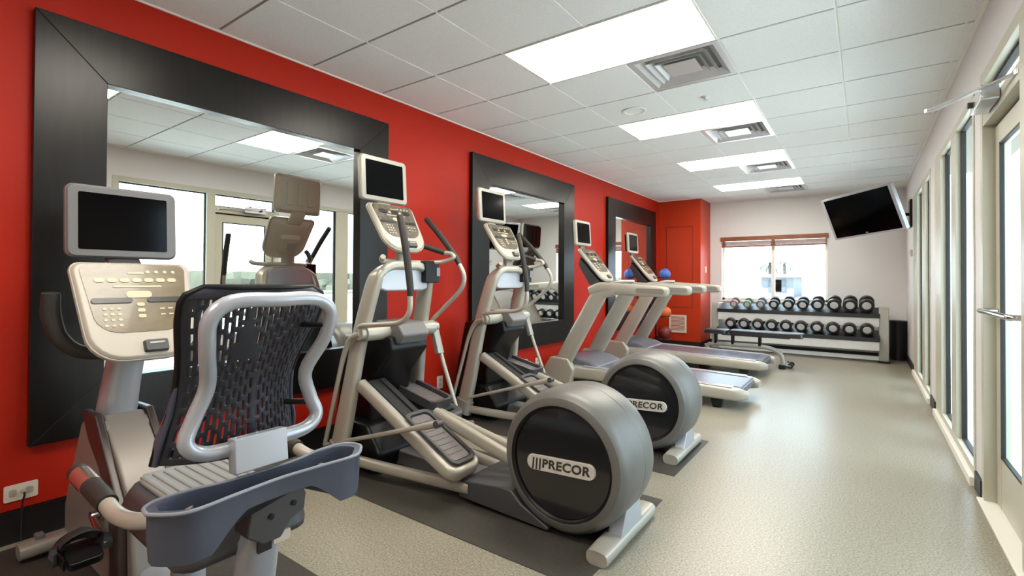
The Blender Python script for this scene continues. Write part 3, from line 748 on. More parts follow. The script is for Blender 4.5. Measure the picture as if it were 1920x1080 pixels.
def sol(o): m_ = o.modifiers.new('thickness', 'SOLIDIFY'); m_.thickness = .006; m_.offset = 0
bk = obj('backrest_mesh', bm, 'mesh', t, mods=[sol])
edge = [SP(-1, j/24) for j in range(25)]+[SP(-1+2*i/12, 1) for i in range(1, 12)]+[SP(1, 1-j/24) for j in range(25)]
bm = new(); tube(bm, edge, .0085, 10); obj('mesh_border', bm, 'black', bk)
for s in (-1, 1):
    bm = new(); pts = [SP(s*.98, .0), SP(s*1.0, .12), SP(s*1.0, .28), SP(s, .45)]
    sweep(bm, cr(pts, 4), [.014, .022, .016, .008], [.008, .009, .008, .006], up=(0, 1, 0), seg=12, power=2.4); obj('side_shell', bm, 'slate', bk)
# tube loop frame
lp = [(-1.335, 0, 1.165), (-1.337, .12, 1.163), (-1.345, .172, 1.12), (-1.37, .168, 1.04), (-1.43, .142, .935), (-1.445, .168, .85), (-1.44, .188, .79), (-1.435, .15, .755), (-1.43, .06, .75)]
loop = lp+[(x, -y, z) for x, y, z in lp[::-1] if y > 0.0]
PP = [V((x, BC+y, z)) for x, y, z in loop]
cl = PP[-1:]+PP+PP[:2]; q = []
for i in range(1, len(cl)-2):
    p0, p1, p2, p3 = cl[i-1], cl[i], cl[i+1], cl[i+2]
    for j in range(5):
        a = j/5; q.append(.5*((2*p1)+(p2-p0)*a+(2*p0-5*p1+4*p2-p3)*a*a+(3*p1-p0-3*p2+p3)*a**3))
bm = new(); tube(bm, q, .0205, 18, closed=True); obj('backrest_frame', bm, 'silver_cool', t)
for (yy, zz) in ((-.12, 1.08), (.12, 1.08), (-.12, .83), (.12, .83)):
    bm = new(); tube(bm, [(-1.36 if zz > 1 else -1.44, yb(yy*1.35 if zz > 1 else yy*1.45), zz), (-1.47 if zz > 1 else -1.51, yb(yy), zz)], .009, 10); obj('frame_clip', bm, 'black', t)
# plate and rear tray
bm = new(); plate(bm, [(-.078, -.05), (.072, -.05), (.072, .045), (-.078, .045)], (-1.395, BC-.012, .74), (0, 1, 0), (-.12, 0, 1), (1, 0, .12), -.03, .012); obj('back_plate', bm, 'silver_cool', t, .004)
outl = [(-1.36, -.292), (-1.33, -.272), (-1.30, -.24), (-1.295, -.2), (-1.305, -.12), (-1.315, 0), (-1.305, .12), (-1.295, .2), (-1.30, .24), (-1.33, .272), (-1.36, .292), (-1.40, .285), (-1.425, .25), (-1.425, .18), (-1.405, .1), (-1.40, 0), (-1.405, -.1), (-1.425, -.18), (-1.425, -.25), (-1.40, -.285)]
oc = cr([(a, b, 0) for a, b in outl]+[(outl[0][0], outl[0][1], 0)], 4)[:-1]
bm = new(); rings = []
def dep(y): return .045+.075*min(1, max(0, (abs(y)-.09)/.09))**1.3
for (k_, zf) in ((1.02, lambda y: .672), (1.0, lambda y: .668), (1.0, lambda y: .667-dep(y)*.5), (.985, lambda y: .667-dep(y))):
    rings.append([bm.verts.new((-1.36+(p.x+1.36)*(k_ if k_ > 1 else k_), BC+p.y*k_, zf(p.y))) for p in oc])
n_ = len(oc)
for a, b in zip(rings, rings[1:]):
    for i in range(n_): bm.faces.new((a[i], a[(i+1) % n_], b[(i+1) % n_], b[i]))
inn = []
for (k_, zf) in ((.90, lambda y: .672), (.88, lambda y: .664), (.86, lambda y: .667-dep(y)+.012)):
    inn.append([bm.verts.new((-1.36+(p.x+1.36)*(k_-.06), BC+p.y*(.5+.5*k_)*.985, zf(p.y))) for p in oc])
for a, b in zip(inn, inn[1:]):
    for i in range(n_): bm.faces.new((a[i], b[i], b[(i+1) % n_], a[(i+1) % n_]))
for i in range(n_): bm.faces.new((rings[0][i], inn[0][i], inn[0][(i+1) % n_], rings[0][(i+1) % n_]))
bm.faces.new(inn[-1]); bm.faces.new(rings[-1][::-1])
tr = obj('storage_tray', bm, 'slate', t, ang=50)
bm = new(); tube(bm, [V((-1.36+(p.x+1.36)*1.02, BC+p.y*1.02, .672)) for p in oc], .0048, 8, closed=True); obj('tray_rim', bm, 'slate_lt', tr)
bm = new(); prism(bm, [(BC-.085, .535), (BC-.075, .60), (BC-.03, .628), (BC+.07, .632), (BC+.085, .60), (BC+.08, .555), (BC+.04, .54), (BC+.01, .50), (BC-.04, .50)], 'X', -1.40, -1.325); br = obj('tray_bracket', bm, 'darkgrey', t, .006)
for yy, zz in ((-.02, .57), (.045, .585)):
    bm = new(); lathe(bm, [(0, 0), (.008, 0), (.008, .004), (0, .005)], (-1.325, yb(yy), zz), (1, 0, 0), 12); obj('screw', bm, 'black', br)
bm = new(); plate(bm, rrect(.05, .028, .003, 2), (-1.356, yb(.03), .487), (0, 1, 0), (0, 0, 1), (1, 0, 0), -.006, .0); obj('data_label', bm, 'outlet', t)
bm = new(); plate(bm, rrect(.04, .045, .003, 2), (-1.356, yb(-.02), .487), (0, 1, 0), (0, 0, 1), (1, 0, 0), -.006, .0); obj('warning_label', bm, 'dark_button', t)
# side handles
for s in (-1, 1):
    y = BC+s*.27
    bm = new(); tube(bm, fillet([(-1.41, BC+s*.18, .615), (-1.50, y, .60), (-1.63, y+s*.01, .585), (-1.72, y+s*.01, .60), (-1.78, y+s*.01, .605)], .08, 6), .021, 16); sh = obj('side_handle', bm, SIL, t)
    bm = new(); tube(bm, [(-1.70, y+s*.01, .598), (-1.74, y+s*.01, .603), (-1.98, y+s*.01, .62), (-1.99, y+s*.01, .62)], [.026, .0275, .0275, .02], 16); obj('side_grip', bm, 'grip', sh)
    bm = new(); tube(bm, [(-1.84, y+s*.01, .6105), (-1.95, y+s*.01, .6185)], .029, 16); obj('pulse_sensor', bm, 'sensor', sh)
# pedals and cranks
bm = new(); lathe(bm, [(0, -.14), (.022, -.14), (.022, .14), (0, .14)], (-2.42, BC, .30), (0, 1, 0), 16); obj('crank_axle', bm, 'chrome', t)
for s, ca in ((-1, -.35), (1, PI-.35)):
    cx, cz = -2.42, .30; px_, pz_ = cx+.17*math.cos(ca), cz+.17*math.sin(ca)
    bm = new(); sweep(bm, [(cx, BC+s*.135, cz), (px_, BC+s*.135, pz_)], .014, .010, up=(0, 1, 0), seg=12, power=3); ck = obj('crank', bm, 'chrome', t)
    py = BC+s*.20
    bm = new(); plate(bm, rrect(.12, .10, .02, 4), (px_, py, pz_), (1, 0, -.25), (0, 1, 0), (.25, 0, 1), -.014, .014); pdl = obj('pedal', bm, 'black', t, .004)
    bm = new(); sweep(bm, cr([(px_, py-.06, pz_-.01), (px_-.01, py-.062, pz_+.05), (px_-.0, py, pz_+.085), (px_-.01, py+.055, pz_+.05), (px_, py+.06, pz_-.01)], 5), .028, .003, up=(0, 0, 1), seg=8, power=5); obj('toe_strap', bm, 'rubber', pdl)
    bm = new(); sweep(bm, cr([(px_+.05, py-.058, pz_-.0), (px_-.05, py-.064, pz_+.02), (px_-.10, py-.02, pz_+.03), (px_-.10, py+.03, pz_+.03), (px_-.04, py+.06, pz_+.02)], 5), .004, .02, up=(0, 0, 1), seg=8, power=4); obj('toe_cage', bm, 'black', pdl)

# ------------------------------------------------------------------ treadmills
TC = 5.38
def make_treadmill(label):
    t = thing('treadmill', label, 'treadmill', (-1.9, TC, 0), 'treadmills facing the mirrors')
    hw = .40
    bm = new(); prism(bm, [(-2.6, .10), (-.98, .10), (-.95, .14), (-.95, .2), (-2.6, .24)], 'Y', TC-hw+.07, TC+hw-.07); obj('deck', bm, 'darkgrey', t, .01)
    bm = new(); prism(bm, [(-2.6, .245), (-.98, .205), (-.945, .19), (-.93, .165), (-.94, .14), (-.98, .12), (-.98, .195), (-2.6, .235)], 'Y', TC-.275, TC+.275); obj('running_belt', bm, 'deck_belt', t, .002)
    for s in (-1, 1):
        y = TC+s*(hw-.06)
        bm = new(); sweep(bm, cr([(-2.75, y, .17), (-2.0, y, .165), (-1.2, y, .15), (-.98, y, .145), (-.89, y-s*.02, .14)], 5), [.062, .062, .062, .058, .035], [.075, .07, .065, .06, .035], up=(0, 0, 1), seg=18, power=3.6); sr = obj('side_rail', bm, SIL, t)
        bm = new(); prism(bm, [(-2.6, .238), (-1.02, .206), (-1.02, .214), (-2.6, .25)], 'Y', y-.045, y+.045); obj('foot_strip', bm, 'silver_cool', sr, .003)
        bm = new(); prism(bm, [(-2.6, .226), (-1.0, .20), (-1.0, .208), (-2.6, .236)], 'Y', TC+s*.285-.012, TC+s*.285+.012); obj('belt_guard', bm, 'black', sr)
        bm = new(); prism(bm, [(-1.9, .02), (-1.75, .02), (-1.75, .11), (-1.9, .11)], 'Y', y-.03, y+.03); obj('rear_support', bm, 'black', t, .01)
        bm = new(); prism(bm, [(-1.2, .0), (-1.12, .0), (-1.1, .1), (-1.22, .1)], 'Y', y-.03, y+.03); obj('leveling_foot', bm, 'black', t, .01)
        # upright
        bm = new(); yu = TC+s*(hw+.005)
        pth = [(-2.90, yu, .16), (-2.74, yu, .45), (-2.56, yu, .76), (-2.42, yu, 1.0), (-2.34, yu, 1.09), (-2.2, yu, 1.115)]
        sweep(bm, cr(pth, 5), [.10, .098, .096, .092, .075, .06], [.028, .028, .028, .03, .036, .04], up=(0, 1, 0), seg=20, power=3.6); up_ = obj('upright', bm, SIL, t)
        bm = new(); prism(bm, [(-3.06, .03), (-2.72, .03), (-2.68, .20), (-2.76, .33), (-3.0, .33), (-3.08, .2)], 'Y', yu-.045, yu+.045); obj('upright_foot', bm, SIL, t, .03)
        bm = new(); sweep(bm, cr([(-2.5, yu, 1.10), (-2.38, yu, 1.135), (-2.2, yu, 1.13), (-1.9, yu, 1.115), (-1.66, yu-s*.0, 1.105), (-1.61, yu, 1.10)], 5), [.036, .04, .04, .04, .036, .02], [.045, .062, .065, .062, .055, .03], up=(0, 0, 1), seg=18, power=3); hr = obj('handrail', bm, SIL, t)
        for s2 in (-1, 1):
            bm = new(); plate(bm, rrect(.30, .052, .025, 6), (-1.80, yu+s2*.0385, 1.112), (1, 0, -.03), (0, 0, 1), (0, s2, 0), -.004, .003); obj('grip_inlay', bm, 'taupe', hr, .001)
    # motor hood
    bm = new(); prism(bm, [(-3.05, .06), (-2.5, .08), (-2.42, .25), (-2.55, .30), (-2.78, .335), (-2.98, .30)], 'Y', TC-.34, TC+.34); mh = obj('motor_hood', bm, 'hood', t, .03)
    bm = new(); prism(bm, [(-2.62, .292), (-2.57, .28), (-2.555, .284), (-2.60, .302)], 'Y', TC-.27, TC-.12); obj('hood_label', bm, 'outlet', mh)
    # console mast and crossbar
    bm = new(); sweep(bm, [(-2.44, TC-.40, 1.09), (-2.46, TC-.2, 1.12), (-2.47, TC, 1.13), (-2.46, TC+.2, 1.12), (-2.44, TC+.40, 1.09)], .05, .035, up=(0, 0, 1), seg=16, power=3); obj('crossbar', bm, 'midgrey', t)
    bm = new(); prism(bm, [(-2.44, 1.12), (-2.64, 1.34), (-2.78, 1.50), (-2.80, 1.40), (-2.66, 1.18), (-2.56, 1.10)], 'Y', TC-.13, TC+.13); obj('console_mast', bm, 'darkgrey', t, .02)
    bm = new(); tube(bm, fillet([(-2.42, TC-.24, 1.14), (-2.28, TC-.24, 1.20), (-2.22, TC-.2, 1.21), (-2.22, TC+.2, 1.21), (-2.28, TC+.24, 1.20), (-2.42, TC+.24, 1.14)], .05, 5), .017, 14); ph = obj('pulse_handle', bm, SIL, t)
    console(t, (-2.76, 1.60), (-2.44, 1.21), TC, .40, .36, 'tread', 'darkgrey', disp=(-2.81, 1.795), dw=.40, dh=.31, dmat=SIL)
    return t
t1 = make_treadmill('nearer silver treadmill, its deck just behind the second elliptical wheel')
t2 = copy_tree(t1); t2.location = (-1.9-.10, TC+1.84, 0); t2['label'] = 'farther silver treadmill, beside the red closet and in front of the flat bench'

# floor mats
for nm, (x0, x1, y0, y1), lb in (('floor_mat', (-3.12, -.80, .18, 1.185), 'dark rubber floor mat under the recumbent bike'),
                                 ('floor_mat', (-3.12, -.915, 1.745, 2.72), 'dark rubber floor mat under the nearest elliptical trainer'),
                                 ('floor_mat', (-3.12, -.965, 3.09, 3.915), 'dark rubber floor mat under the farther elliptical trainer')):
    bm = new(); box(bm, x0, x1, y0, y1, 0, .004); o = obj(nm, bm, 'mat_rubber', loc=(x0, y0, 0), bevel=.001); tag(o, lb, 'floor mat', 'rubber mats under the machines')

# ------------------------------------------------------------------ dumbbell rack
t = thing('dumbbell_rack', 'two-shelf silver and black dumbbell rack under the back window', 'dumbbell rack', (-.95, 9.45, 0))
for x0, x1 in ((-2.22, -2.10), (.175, .30)):
    bm = new(); prism(bm, [(9.22, .0), (9.62, .0), (9.62, .06), (9.56, .10), (9.56, .83), (9.24, .83), (9.22, .78)], 'X', x0, x1); sp = obj('side_post', bm, 'silver', t, .012)
    bm = new(); box(bm, x0-.01, x1+.01, 9.20, 9.64, 0, .03); obj('foot_pad', bm, 'black', sp, .006)
for zf, yf, zb, nm in ((.70, 9.18, .77, 'upper_shelf'), (.35, 9.08, .42, 'lower_shelf')):
    dy = .34; dz = .09
    bm = new(); prism(bm, [(yf, zf-.03), (yf+.01, zf+.03), (yf+dy, zf+dz+.03), (yf+dy, zf+dz-.03)], 'X', -2.12, .19); sf = obj(nm, bm, 'black', t, .004)
    bm = new(); prism(bm, [(yf+.012, zf-.028), (yf+.03, zf-.028), (yf+.045, zf-.16), (yf+.028, zf-.16)], 'X', -2.11, .18); obj('fascia', bm, 'rackpaint', sf)
bm = new(); box(bm, -2.1, .18, 9.46, 9.52, .12, .18); obj('rear_brace', bm, 'silver', t, .006)
bm = new(); box(bm, -2.1, .18, 9.24, 9.30, .03, .09); obj('bottom_brace', bm, 'rackpaint', t, .006)

def make_dumbbell(R, Ln, m, lb, loc, grp):
    t = thing('dumbbell', lb, 'dumbbell', loc, grp)
    ax = V((0, 1, .26)).normalized(); c = V(loc)
    bm = new(); lathe(bm, [(0, -Ln*.2), (.015, -Ln*.2), (.017, 0), (.015, Ln*.2), (0, Ln*.2)], c, ax, 12); obj('handle', bm, 'chrome', t)
    hl = Ln*.28
    for s in (-1, 1):
        bm = new(); prof = [(0, 0), (R*.9, 0), (R, .008), (R, hl*.45), (R*.965, hl*.5), (R, hl*.55), (R, hl-.012), (R*.86, hl), (0, hl)]
        lathe(bm, prof, c+ax*s*Ln*.2, ax*s, 28); hd = obj('weight_head', bm, m, t)
        bm = new(); lathe(bm, [(0, 0), (R*.60, 0), (R*.56, .004), (0, .004)], c+ax*s*(Ln*.2+hl-.001), ax*s, 20); obj('end_cap', bm, 'db_cap', hd)
    return t
word = ['leftmost', 'second from left', 'third from left', 'fourth from left', 'fifth from left', 'fifth from right', 'fourth from right', 'third from right', 'second from right', 'rightmost']
topx = [-1.873, -1.66, -1.452, -1.251, -1.039, -.834, -.628, -.406, -.199, .009]
topR = [.060, .058, .063, .069, .076, .075, .082, .086, .088, .090]
botx = [-1.913, -1.70, -1.485, -1.277, -1.066, -.855, -.636, -.423, -.211, .008]
for i in range(10):
    m_ = ['db_pink', 'db_green', 'db_grey'][i] if i < 3 else 'db_rubber'
    cn = ['small pinkish grey', 'small greenish grey', 'small grey'][i] if i < 3 else ('black' if i < 8 else 'large black')
    R = topR[i]*1.09; y = 9.33
    make_dumbbell(R, .27, m_, '%s dumbbell, %s on the upper rack shelf' % (cn, word[i]), (topx[i]+.02, y, .735+.05+R), 'dumbbells on the upper shelf')
    R = .0855+.0005*i; y = 9.24
    make_dumbbell(R, .29, 'db_rubber', 'black dumbbell, %s on the lower rack shelf' % word[i], (botx[i]+.025, y, .385+.05+R), 'dumbbells on the lower shelf')

# trash bin
t = thing('trash_bin', 'black round trash bin between the dumbbell rack and right wall', 'bin', (.43, 9.78, 0))
bm = new(); lathe(bm, [(0, 0), (.112, 0), (.112, .012), (.12, .59), (.125, .60), (.117, .605), (.11, .58), (.105, .03), (0, .03)], (.43, 9.78, 0), (0, 0, 1), 32); obj('bin_body', bm, 'bin', t)
bm = new(); lathe(bm, [(.118, .588), (.128, .59), (.128, .612), (.116, .612)], (.43, 9.78, 0), (0, 0, 1), 32); obj('bin_rim', bm, 'black', t)

# weight bench
t = thing('weight_bench', 'flat black padded weight bench on a silver frame before the dumbbell rack', 'bench', (-1.35, 7.90, 0))
by = 7.90
bm = new(); plate(bm, rrect(.95, .27, .05, 5), (-1.155, by, .46), (1, 0, .0), (0, 1, 0), (0, 0, 1), -.035, .035); obj('back_pad', bm, 'vinyl', t, .015)
bm = new(); plate(bm, rrect(.33, .27, .05, 5), (-1.825, by, .46), (1, 0, 0), (0, 1, 0), (0, 0, 1), -.035, .03); obj('seat_pad', bm, 'vinyl', t, .015)
bm = new(); sweep(bm, fillet([(-1.95, by, .25), (-1.78, by, .27), (-1.14, by, .27), (-.96, by, .2), (-.93, by, .05)], .14, 8), .03, .035, up=(0, 1, 0), seg=16, power=3.4); obj('main_beam', bm, 'silver', t)
bm = new(); sweep(bm, [(-1.98, by, .26), (-1.93, by, .05)], .03, .03, up=(0, 1, 0), seg=14, power=3.4); obj('front_leg', bm, 'silver', t)
for x in (-1.94, -.93):
    bm = new(); sweep(bm, [(x, by-.18, .035), (x, by+.24, .035)], .03, .025, up=(0, 0, 1), seg=14, power=3.4); ft = obj('cross_foot', bm, 'silver', t)
    for s in (-1, 1):
        bm = new(); box(bm, x-.04, x+.04, by+(.24 if s>0 else -.17)-.03, by+(.24 if s>0 else -.17)+.03, 0, .06); obj('foot_cap', bm, 'black', ft, .01)
for s in (-1, 1):
    bm = new(); lathe(bm, [(0, -.018), (.035, -.018), (.035, .018), (0, .018)], (-.84, by+s*.09, .04), (0, 1, 0), 20); obj('wheel', bm, 'rubber', t)
bm = new(); box(bm, -.93, -.83, by-.11, by+.11, .035, .05); obj('wheel_bracket', bm, 'silver', t, .003)
for x0, x1 in ((-1.255, -1.215), (-1.62, -1.58), (-1.86, -1.82)):
    bm = new(); box(bm, x0, x1, by-.035, by+.035, .27, .43); obj('pad_post', bm, 'black', t, .006)
bm = new(); box(bm, -1.75, -.85, by-.05, by+.05, .405, .43); obj('pad_rail', bm, 'darkgrey', t, .005)

# TV on the wall arm
t = thing('wall_tv', 'black flat TV in grey frame, tilted down near the back right corner', 'television', (-.038, 8.14, 2.14))
yw, tl, rl = -.752, .361, .058
r = V((math.cos(yw), math.sin(yw), 0)); fw = V((-math.sin(yw), math.cos(yw), 0)); up0 = V((0, 0, math.cos(tl)))-fw*math.sin(tl)
u = r*math.cos(rl)+up0*math.sin(rl); v = -r*math.sin(rl)+up0*math.cos(rl); n = u.cross(v); c = V((-.038, 8.14, 2.14))
bm = new(); W_, H_ = 1.0, .5625
plate(bm, rrect(W_+.085, H_+.05, .012, 3, 0, 0), c, u, v, n, -.05, .006); obj('tv_housing', bm, 'tv_frame', t, .004)
bm = new(); plate(bm, rrect(W_*.8, H_*.8, .05, 3), c, u, v, n, -.05, -.09, .03); obj('tv_back', bm, 'darkgrey', t, .004)
bm = new(); plate(bm, rrect(W_, H_, .004, 2), c, u, v, n, .004, .008); sc = obj('screen', bm, 'screen', t)
bm = new(); plate(bm, rrect(.035, .014, .006, 3), c-v*(H_/2-.016), u, v, n, .008, .0095); obj('tv_emblem', bm, 'silver', sc)
p0 = c-n*.09; wp = V((XR-.02, 8.78, 2.16))
bm = new(); tube(bm, fillet([p0, p0-n*.12, V((.30, 8.62, 2.17)), wp], .06), .022, 10); obj('bracket_arm', bm, 'black', t)
bm = new(); plate(bm, rrect(.26, .34, .01, 2), p0, u, v, n, -.03, .0); obj('mount_plate', bm, 'black', t, .004)
bm = new(); box(bm, XR-.03, XR-.001, 8.66, 8.90, 1.98, 2.36); obj('wall_plate', bm, 'black', t, .004)

# medicine ball rack in the corner
bx, by = -2.86, 8.60
t = thing('ball_rack', 'slim black tower rack holding balls beside the red closet', 'ball rack', (bx, by, 0))
bm = new(); lathe(bm, [(0, 0), (.17, 0), (.17, .02), (.02, .03), (0, .03)], (bx-.13, by, 0), (0, 0, 1), 28); obj('rack_base', bm, 'black', t)
bm = new(); tube(bm, [(bx-.16, by, .02), (bx-.16, by, 1.42)], .016, 12); obj('rack_pole', bm, 'black', t)
bls = [(1.335, .098, 'blue', 'blue'), (.98, .10, 'yellow', 'cream'), (.66, .11, 'orange', 'orange'), (.30, .12, 'maroon', 'dark red')]
for z, R, m_, cn in bls:
    bm = new(); a = [(bx+math.cos(k*PI/12)*R*.8, by+math.sin(k*PI/12)*R*.8, z-R*.62) for k in range(24)]; tube(bm, a, .006, 8, closed=True); tube(bm, [(bx-.16, by, z-R*.62), (bx-R*.8, by, z-R*.62)], .007, 8); obj('ball_ring', bm, 'black', t)
for z, R, m_, cn in bls:
    bm = new(); lathe(bm, [(R*math.sin(PI*i/16), -R*math.cos(PI*i/16)) for i in range(17)], (bx, by, z), (0, 0, 1), 28)
    tag(obj('medicine_ball', bm, m_, loc=(bx, by, z-R*.9)), '%s medicine ball on the tower rack beside the red closet' % cn, 'ball', 'balls on the corner rack')

# closet vent grille, switch, outlets, thermostat
t = thing('wall_grille', 'square cream air grille low on the red closet front', 'air grille', (-2.83, 9.25, .42))
bm = new()
for a in ((-2.99, -2.67, .25, .28), (-2.99, -2.67, .55, .58), (-2.99, -2.96, .28, .55), (-2.70, -2.67, .28, .55)): box(bm, a[0], a[1], 9.235, 9.249, a[2], a[3])
obj('grille_frame', bm, 'outlet', t, .002)
bm = new()
for k in range(11): plate(bm, [(-2.96, .285+k*.0245), (-2.70, .285+k*.0245), (-2.70, .297+k*.0245), (-2.96, .297+k*.0245)], (0, 0, 0), (1, 0, 0), (0, 0, 1), (0, -1, 0), -9.248, -9.240)
obj('grille_slats', bm, 'outlet', t)
def wall_plate(name, lb, cat, c, u, v, n, w, h, kind, grp=None):
    t = thing(name, lb, cat, c, grp)
    bm = new(); plate(bm, rrect(w, h, .006, 2), c, u, v, n, 0, .006); obj('cover_plate', bm, 'outlet', t, .001)
    bm = new()
    if kind == 'outlet':
        for q in (-1, 1): plate(bm, rrect(.022, .026, .006, 3), V(c)+V(v)*q*.02, u, v, n, .006, .0075)
        obj('socket', bm, 'socket', t)
    elif kind == 'double':
        for q in (-.028, .028): plate(bm, rrect(.026, .032, .008, 3), V(c)+V(u)*q, u, v, n, .006, .0075)
        obj('socket', bm, 'socket', t)
    else:
        plate(bm, rrect(.01, .024, .002, 2), c, u, v, n, .006, .016); obj('toggle', bm, 'outlet', t)
    return t
ux, vz, nx = V((0, 1, 0)), V((0, 0, 1)), V((1, 0, 0))
wall_plate('power_outlet', 'white wall outlet with a green cord plug at the left edge', 'outlet', (XL, .53, .228), ux, vz, nx, .115, .075, 'double', 'outlets low on the red wall')
t = thing('power_plug', 'small green plug and cord in the outlet at the left edge', 'plug', (XL+.007, .537, .228))
bm = new(); lathe(bm, [(0, 0), (.010, 0), (.009, .02), (0, .022)], (XL+.008, .537, .228), (1, 0, 0), 14); obj('plug_body', bm, 'socket', t)
bm = new(); tube(bm, cr([(XL+.028, .537, .228), (XL+.04, .535, .215), (XL+.03, .53, .17), (XL+.022, .53, .05), (XL+.03, .53, .006)], 5), .004, 8); obj('cord', bm, 'rubber', t)
for y, z, lb in ((3.06, .262, 'left outlet of the pair on the red wall between the ellipticals'), (3.30, .272, 'right outlet of the pair on the red wall between the ellipticals'), (4.71, .243, 'left outlet of the pair below the middle mirror'), (4.96, .232, 'right outlet of the pair below the middle mirror')):
    wall_plate('power_outlet', lb, 'outlet', (XL, y, z), ux, vz, nx, .075, .115, 'outlet', 'outlets low on the red wall')
wall_plate('light_switch', 'white light switch on the side of the red closet', 'switch', (-2.42, 9.60, 1.43), ux, vz, nx, .075, .115, 'switch')
t = thing('thermostat', 'small grey thermostat on the far end of the right wall', 'thermostat', (XR, 8.75, 1.62))
bm = new(); plate(bm, rrect(.12, .09, .01, 3), (XR, 8.75, 1.62), (0, 1, 0), (0, 0, 1), (-1, 0, 0), -.003, .025); obj('thermostat_case', bm, 'outlet', t, .003)
bm = new(); plate(bm, rrect(.06, .03, .003, 2), (XR, 8.75, 1.63), (0, 1, 0), (0, 0, 1), (-1, 0, 0), .025, .027); obj('readout', bm, 'thermo', t)

# ------------------------------------------------------------------ outside
bm = new(); box(bm, -60, 80, -40, 110, -.5, -.06); o = obj('ground', bm, 'concrete'); o['kind'] = 'structure'
t = thing('canopy', 'flat canopy outside above the right-hand windows on thin posts', 'canopy', (1.1, 5.5, -.06))
bm = new(); box(bm, .72, 1.45, 1.2, 9.3, 2.75, 2.9); obj('canopy_slab', bm, 'cream', t, .01)
for y in (1.3, 9.2):
    bm = new(); box(bm, 1.36, 1.44, y-.04, y+.04, -.06, 2.76); obj('canopy_post', bm, 'cream', t, .005)
t = thing('garden_wall', 'low cream wall across the drive, seen through the glass and in the mirror', 'garden wall', (11.4, 9, -.06))
bm = new(); box(bm, 11.3, 11.5, -25, 45, -.06, .66); obj('wall_body', bm, 'cream', t)
bm = new(); box(bm, 11.26, 11.54, -25, 45, .66, .74); obj('wall_cap', bm, 'cream', t, .01)
bm = new(); nx_, nz_ = 240, 6
vv_ = [[bm.verts.new((12.2+random.uniform(-.1, .1), -25+70*i/nx_, -.06+1.52*j/nz_+random.uniform(-.03, .03))) for i in range(nx_+1)] for j in range(nz_+1)]
v2_ = [[bm.verts.new((13.3+random.uniform(-.1, .1), -25+70*i/nx_, -.06+1.52*j/nz_+random.uniform(-.03, .03))) for i in range(nx_+1)] for j in range(nz_+1)]
for j in range(nz_):
    for i in range(nx_):
        bm.faces.new((vv_[j][i], vv_[j][i+1], vv_[j+1][i+1], vv_[j+1][i])); bm.faces.new((v2_[j][i], v2_[j+1][i], v2_[j+1][i+1], v2_[j][i+1]))
for i in range(nx_): bm.faces.new((vv_[nz_][i], vv_[nz_][i+1], v2_[nz_][i+1], v2_[nz_][i]))
tag(obj('hedge', bm, 'hedge', ang=20), 'clipped pale green hedge behind the low cream wall outside', 'hedge', None, 'stuff')
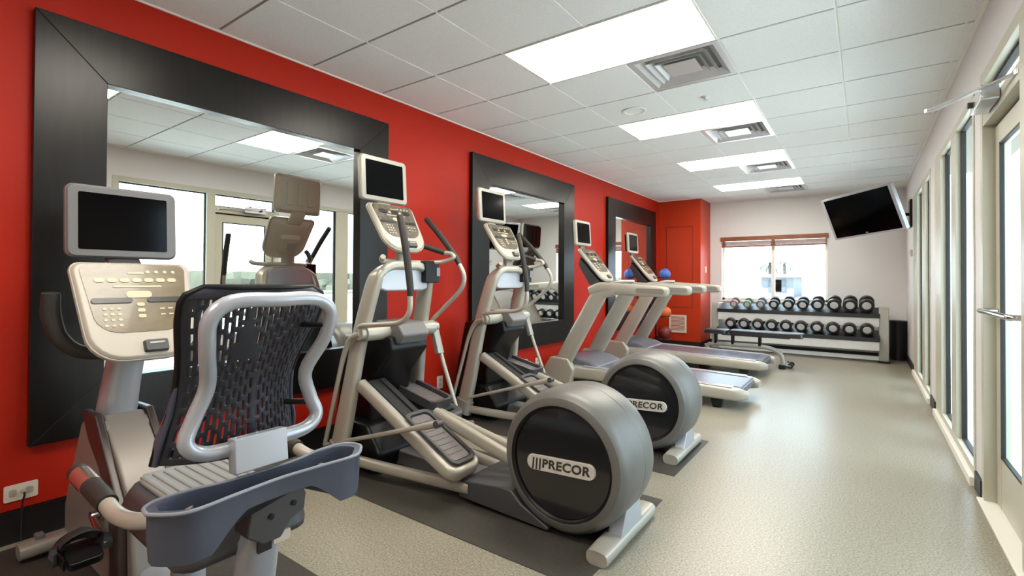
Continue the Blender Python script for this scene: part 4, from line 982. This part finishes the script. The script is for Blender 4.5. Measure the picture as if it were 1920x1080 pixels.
# building and palms through the back window
def uY(px, py, Y):
    d = F0+Rr*((px-960)/f)+Ur*((540+cyo-py)/f); k = Y/d.y; return V((0, 0, CH))+d*k
a = uY(1427, 520, 42); b = uY(1488, 575, 42)
t = thing('distant_building', 'pale blue grey building seen through the back window', 'building', (a.x, 42, -.06))
bm = new(); box(bm, a.x, b.x, 42, 48, -.06, a.z); obj('building_wall', bm, 'palebuild', t)
bm = new(); box(bm, a.x-.3, b.x+.3, 41.7, 48.3, a.z, a.z+.25); obj('roof_slab', bm, 'cream', t)
for i in range(3):
    x = a.x+.5+i*(b.x-a.x-1.6)/2
    for z in (.9,):
        bm = new(); box(bm, x, x+.6, 41.96, 42.0, z-.5, z+.4); obj('window', bm, 'palewin', t)
for (px, py, Y, lb) in ((1443, 497, 50, 'left palm tree beyond the back window'), (1470, 495, 56, 'right palm tree beyond the back window')):
    p = uY(px, py, Y); t = thing('palm_tree', lb, 'tree', (p.x, Y, -.06), 'palms beyond the back window')
    bm = new(); tube(bm, [(p.x, Y, -.06), (p.x+.1, Y, p.z*.5), (p.x, Y, p.z)], [.22, .17, .14], 10); obj('trunk', bm, 'trunk', t)
    bm = new()
    for k in range(16):
        an = 2*PI*k/16+random.uniform(-.1, .1); el = random.uniform(.1, .9); L_ = 1.5
        q = [p+V((math.cos(an)*L_*s__*math.cos(el), math.sin(an)*L_*s__*math.cos(el), L_*(s__*math.sin(el)-.75*s__*s__))) for s__ in (0, .25, .5, .75, 1)]
        sweep(bm, q, [.02, .16, .14, .02], .012, up=(0, 0, 1), seg=6)
    obj('fronds', bm, 'palm', t)

# ------------------------------------------------------------------ light
w = bpy.data.worlds.new('world'); S.world = w; w.use_nodes = True
bg = w.node_tree.nodes['Background']; bg.inputs['Color'].default_value = (.66, .82, 1, 1); bg.inputs['Strength'].default_value = 5.5
def portal(loc, rot, sx, sy):
    l = bpy.data.lights.new('portal', 'AREA'); l.shape = 'RECTANGLE'; l.size = sx; l.size_y = sy; l.cycles.is_portal = True
    o = bpy.data.objects.new('window_portal', l); COL.objects.link(o); o.location = loc; o.rotation_euler = rot
portal((XR+.12, 5.0, 1.2), (0, PI/2, 0), 2.4, 7.2)
portal((-1.36, YB+.22, 1.45), (-PI/2, 0, 0), 1.75, 1.2)
sd = bpy.data.lights.new('sun', 'SUN'); sd.energy = 40; sd.angle = .01; sd.color = (.94, .97, 1)
so = bpy.data.objects.new('sun', sd); COL.objects.link(so); so.location = (-6, -4, 12)
so.rotation_euler = V((.45, .30, -.84)).to_track_quat('-Z', 'Y').to_euler()
S.view_settings.view_transform = 'Standard'; S.view_settings.look = 'None'; S.view_settings.gamma = 1; S.view_settings.use_curve_mapping = False
S.view_settings.exposure = 0.44
try:
    S.cycles.max_bounces = 10; S.cycles.diffuse_bounces = 5; S.cycles.glossy_bounces = 5; S.cycles.transparent_max_bounces = 12; S.cycles.caustics_reflective = True; S.cycles.caustics_refractive = False; S.cycles.blur_glossy = .6; S.cycles.sample_clamp_indirect = 8
except Exception: pass
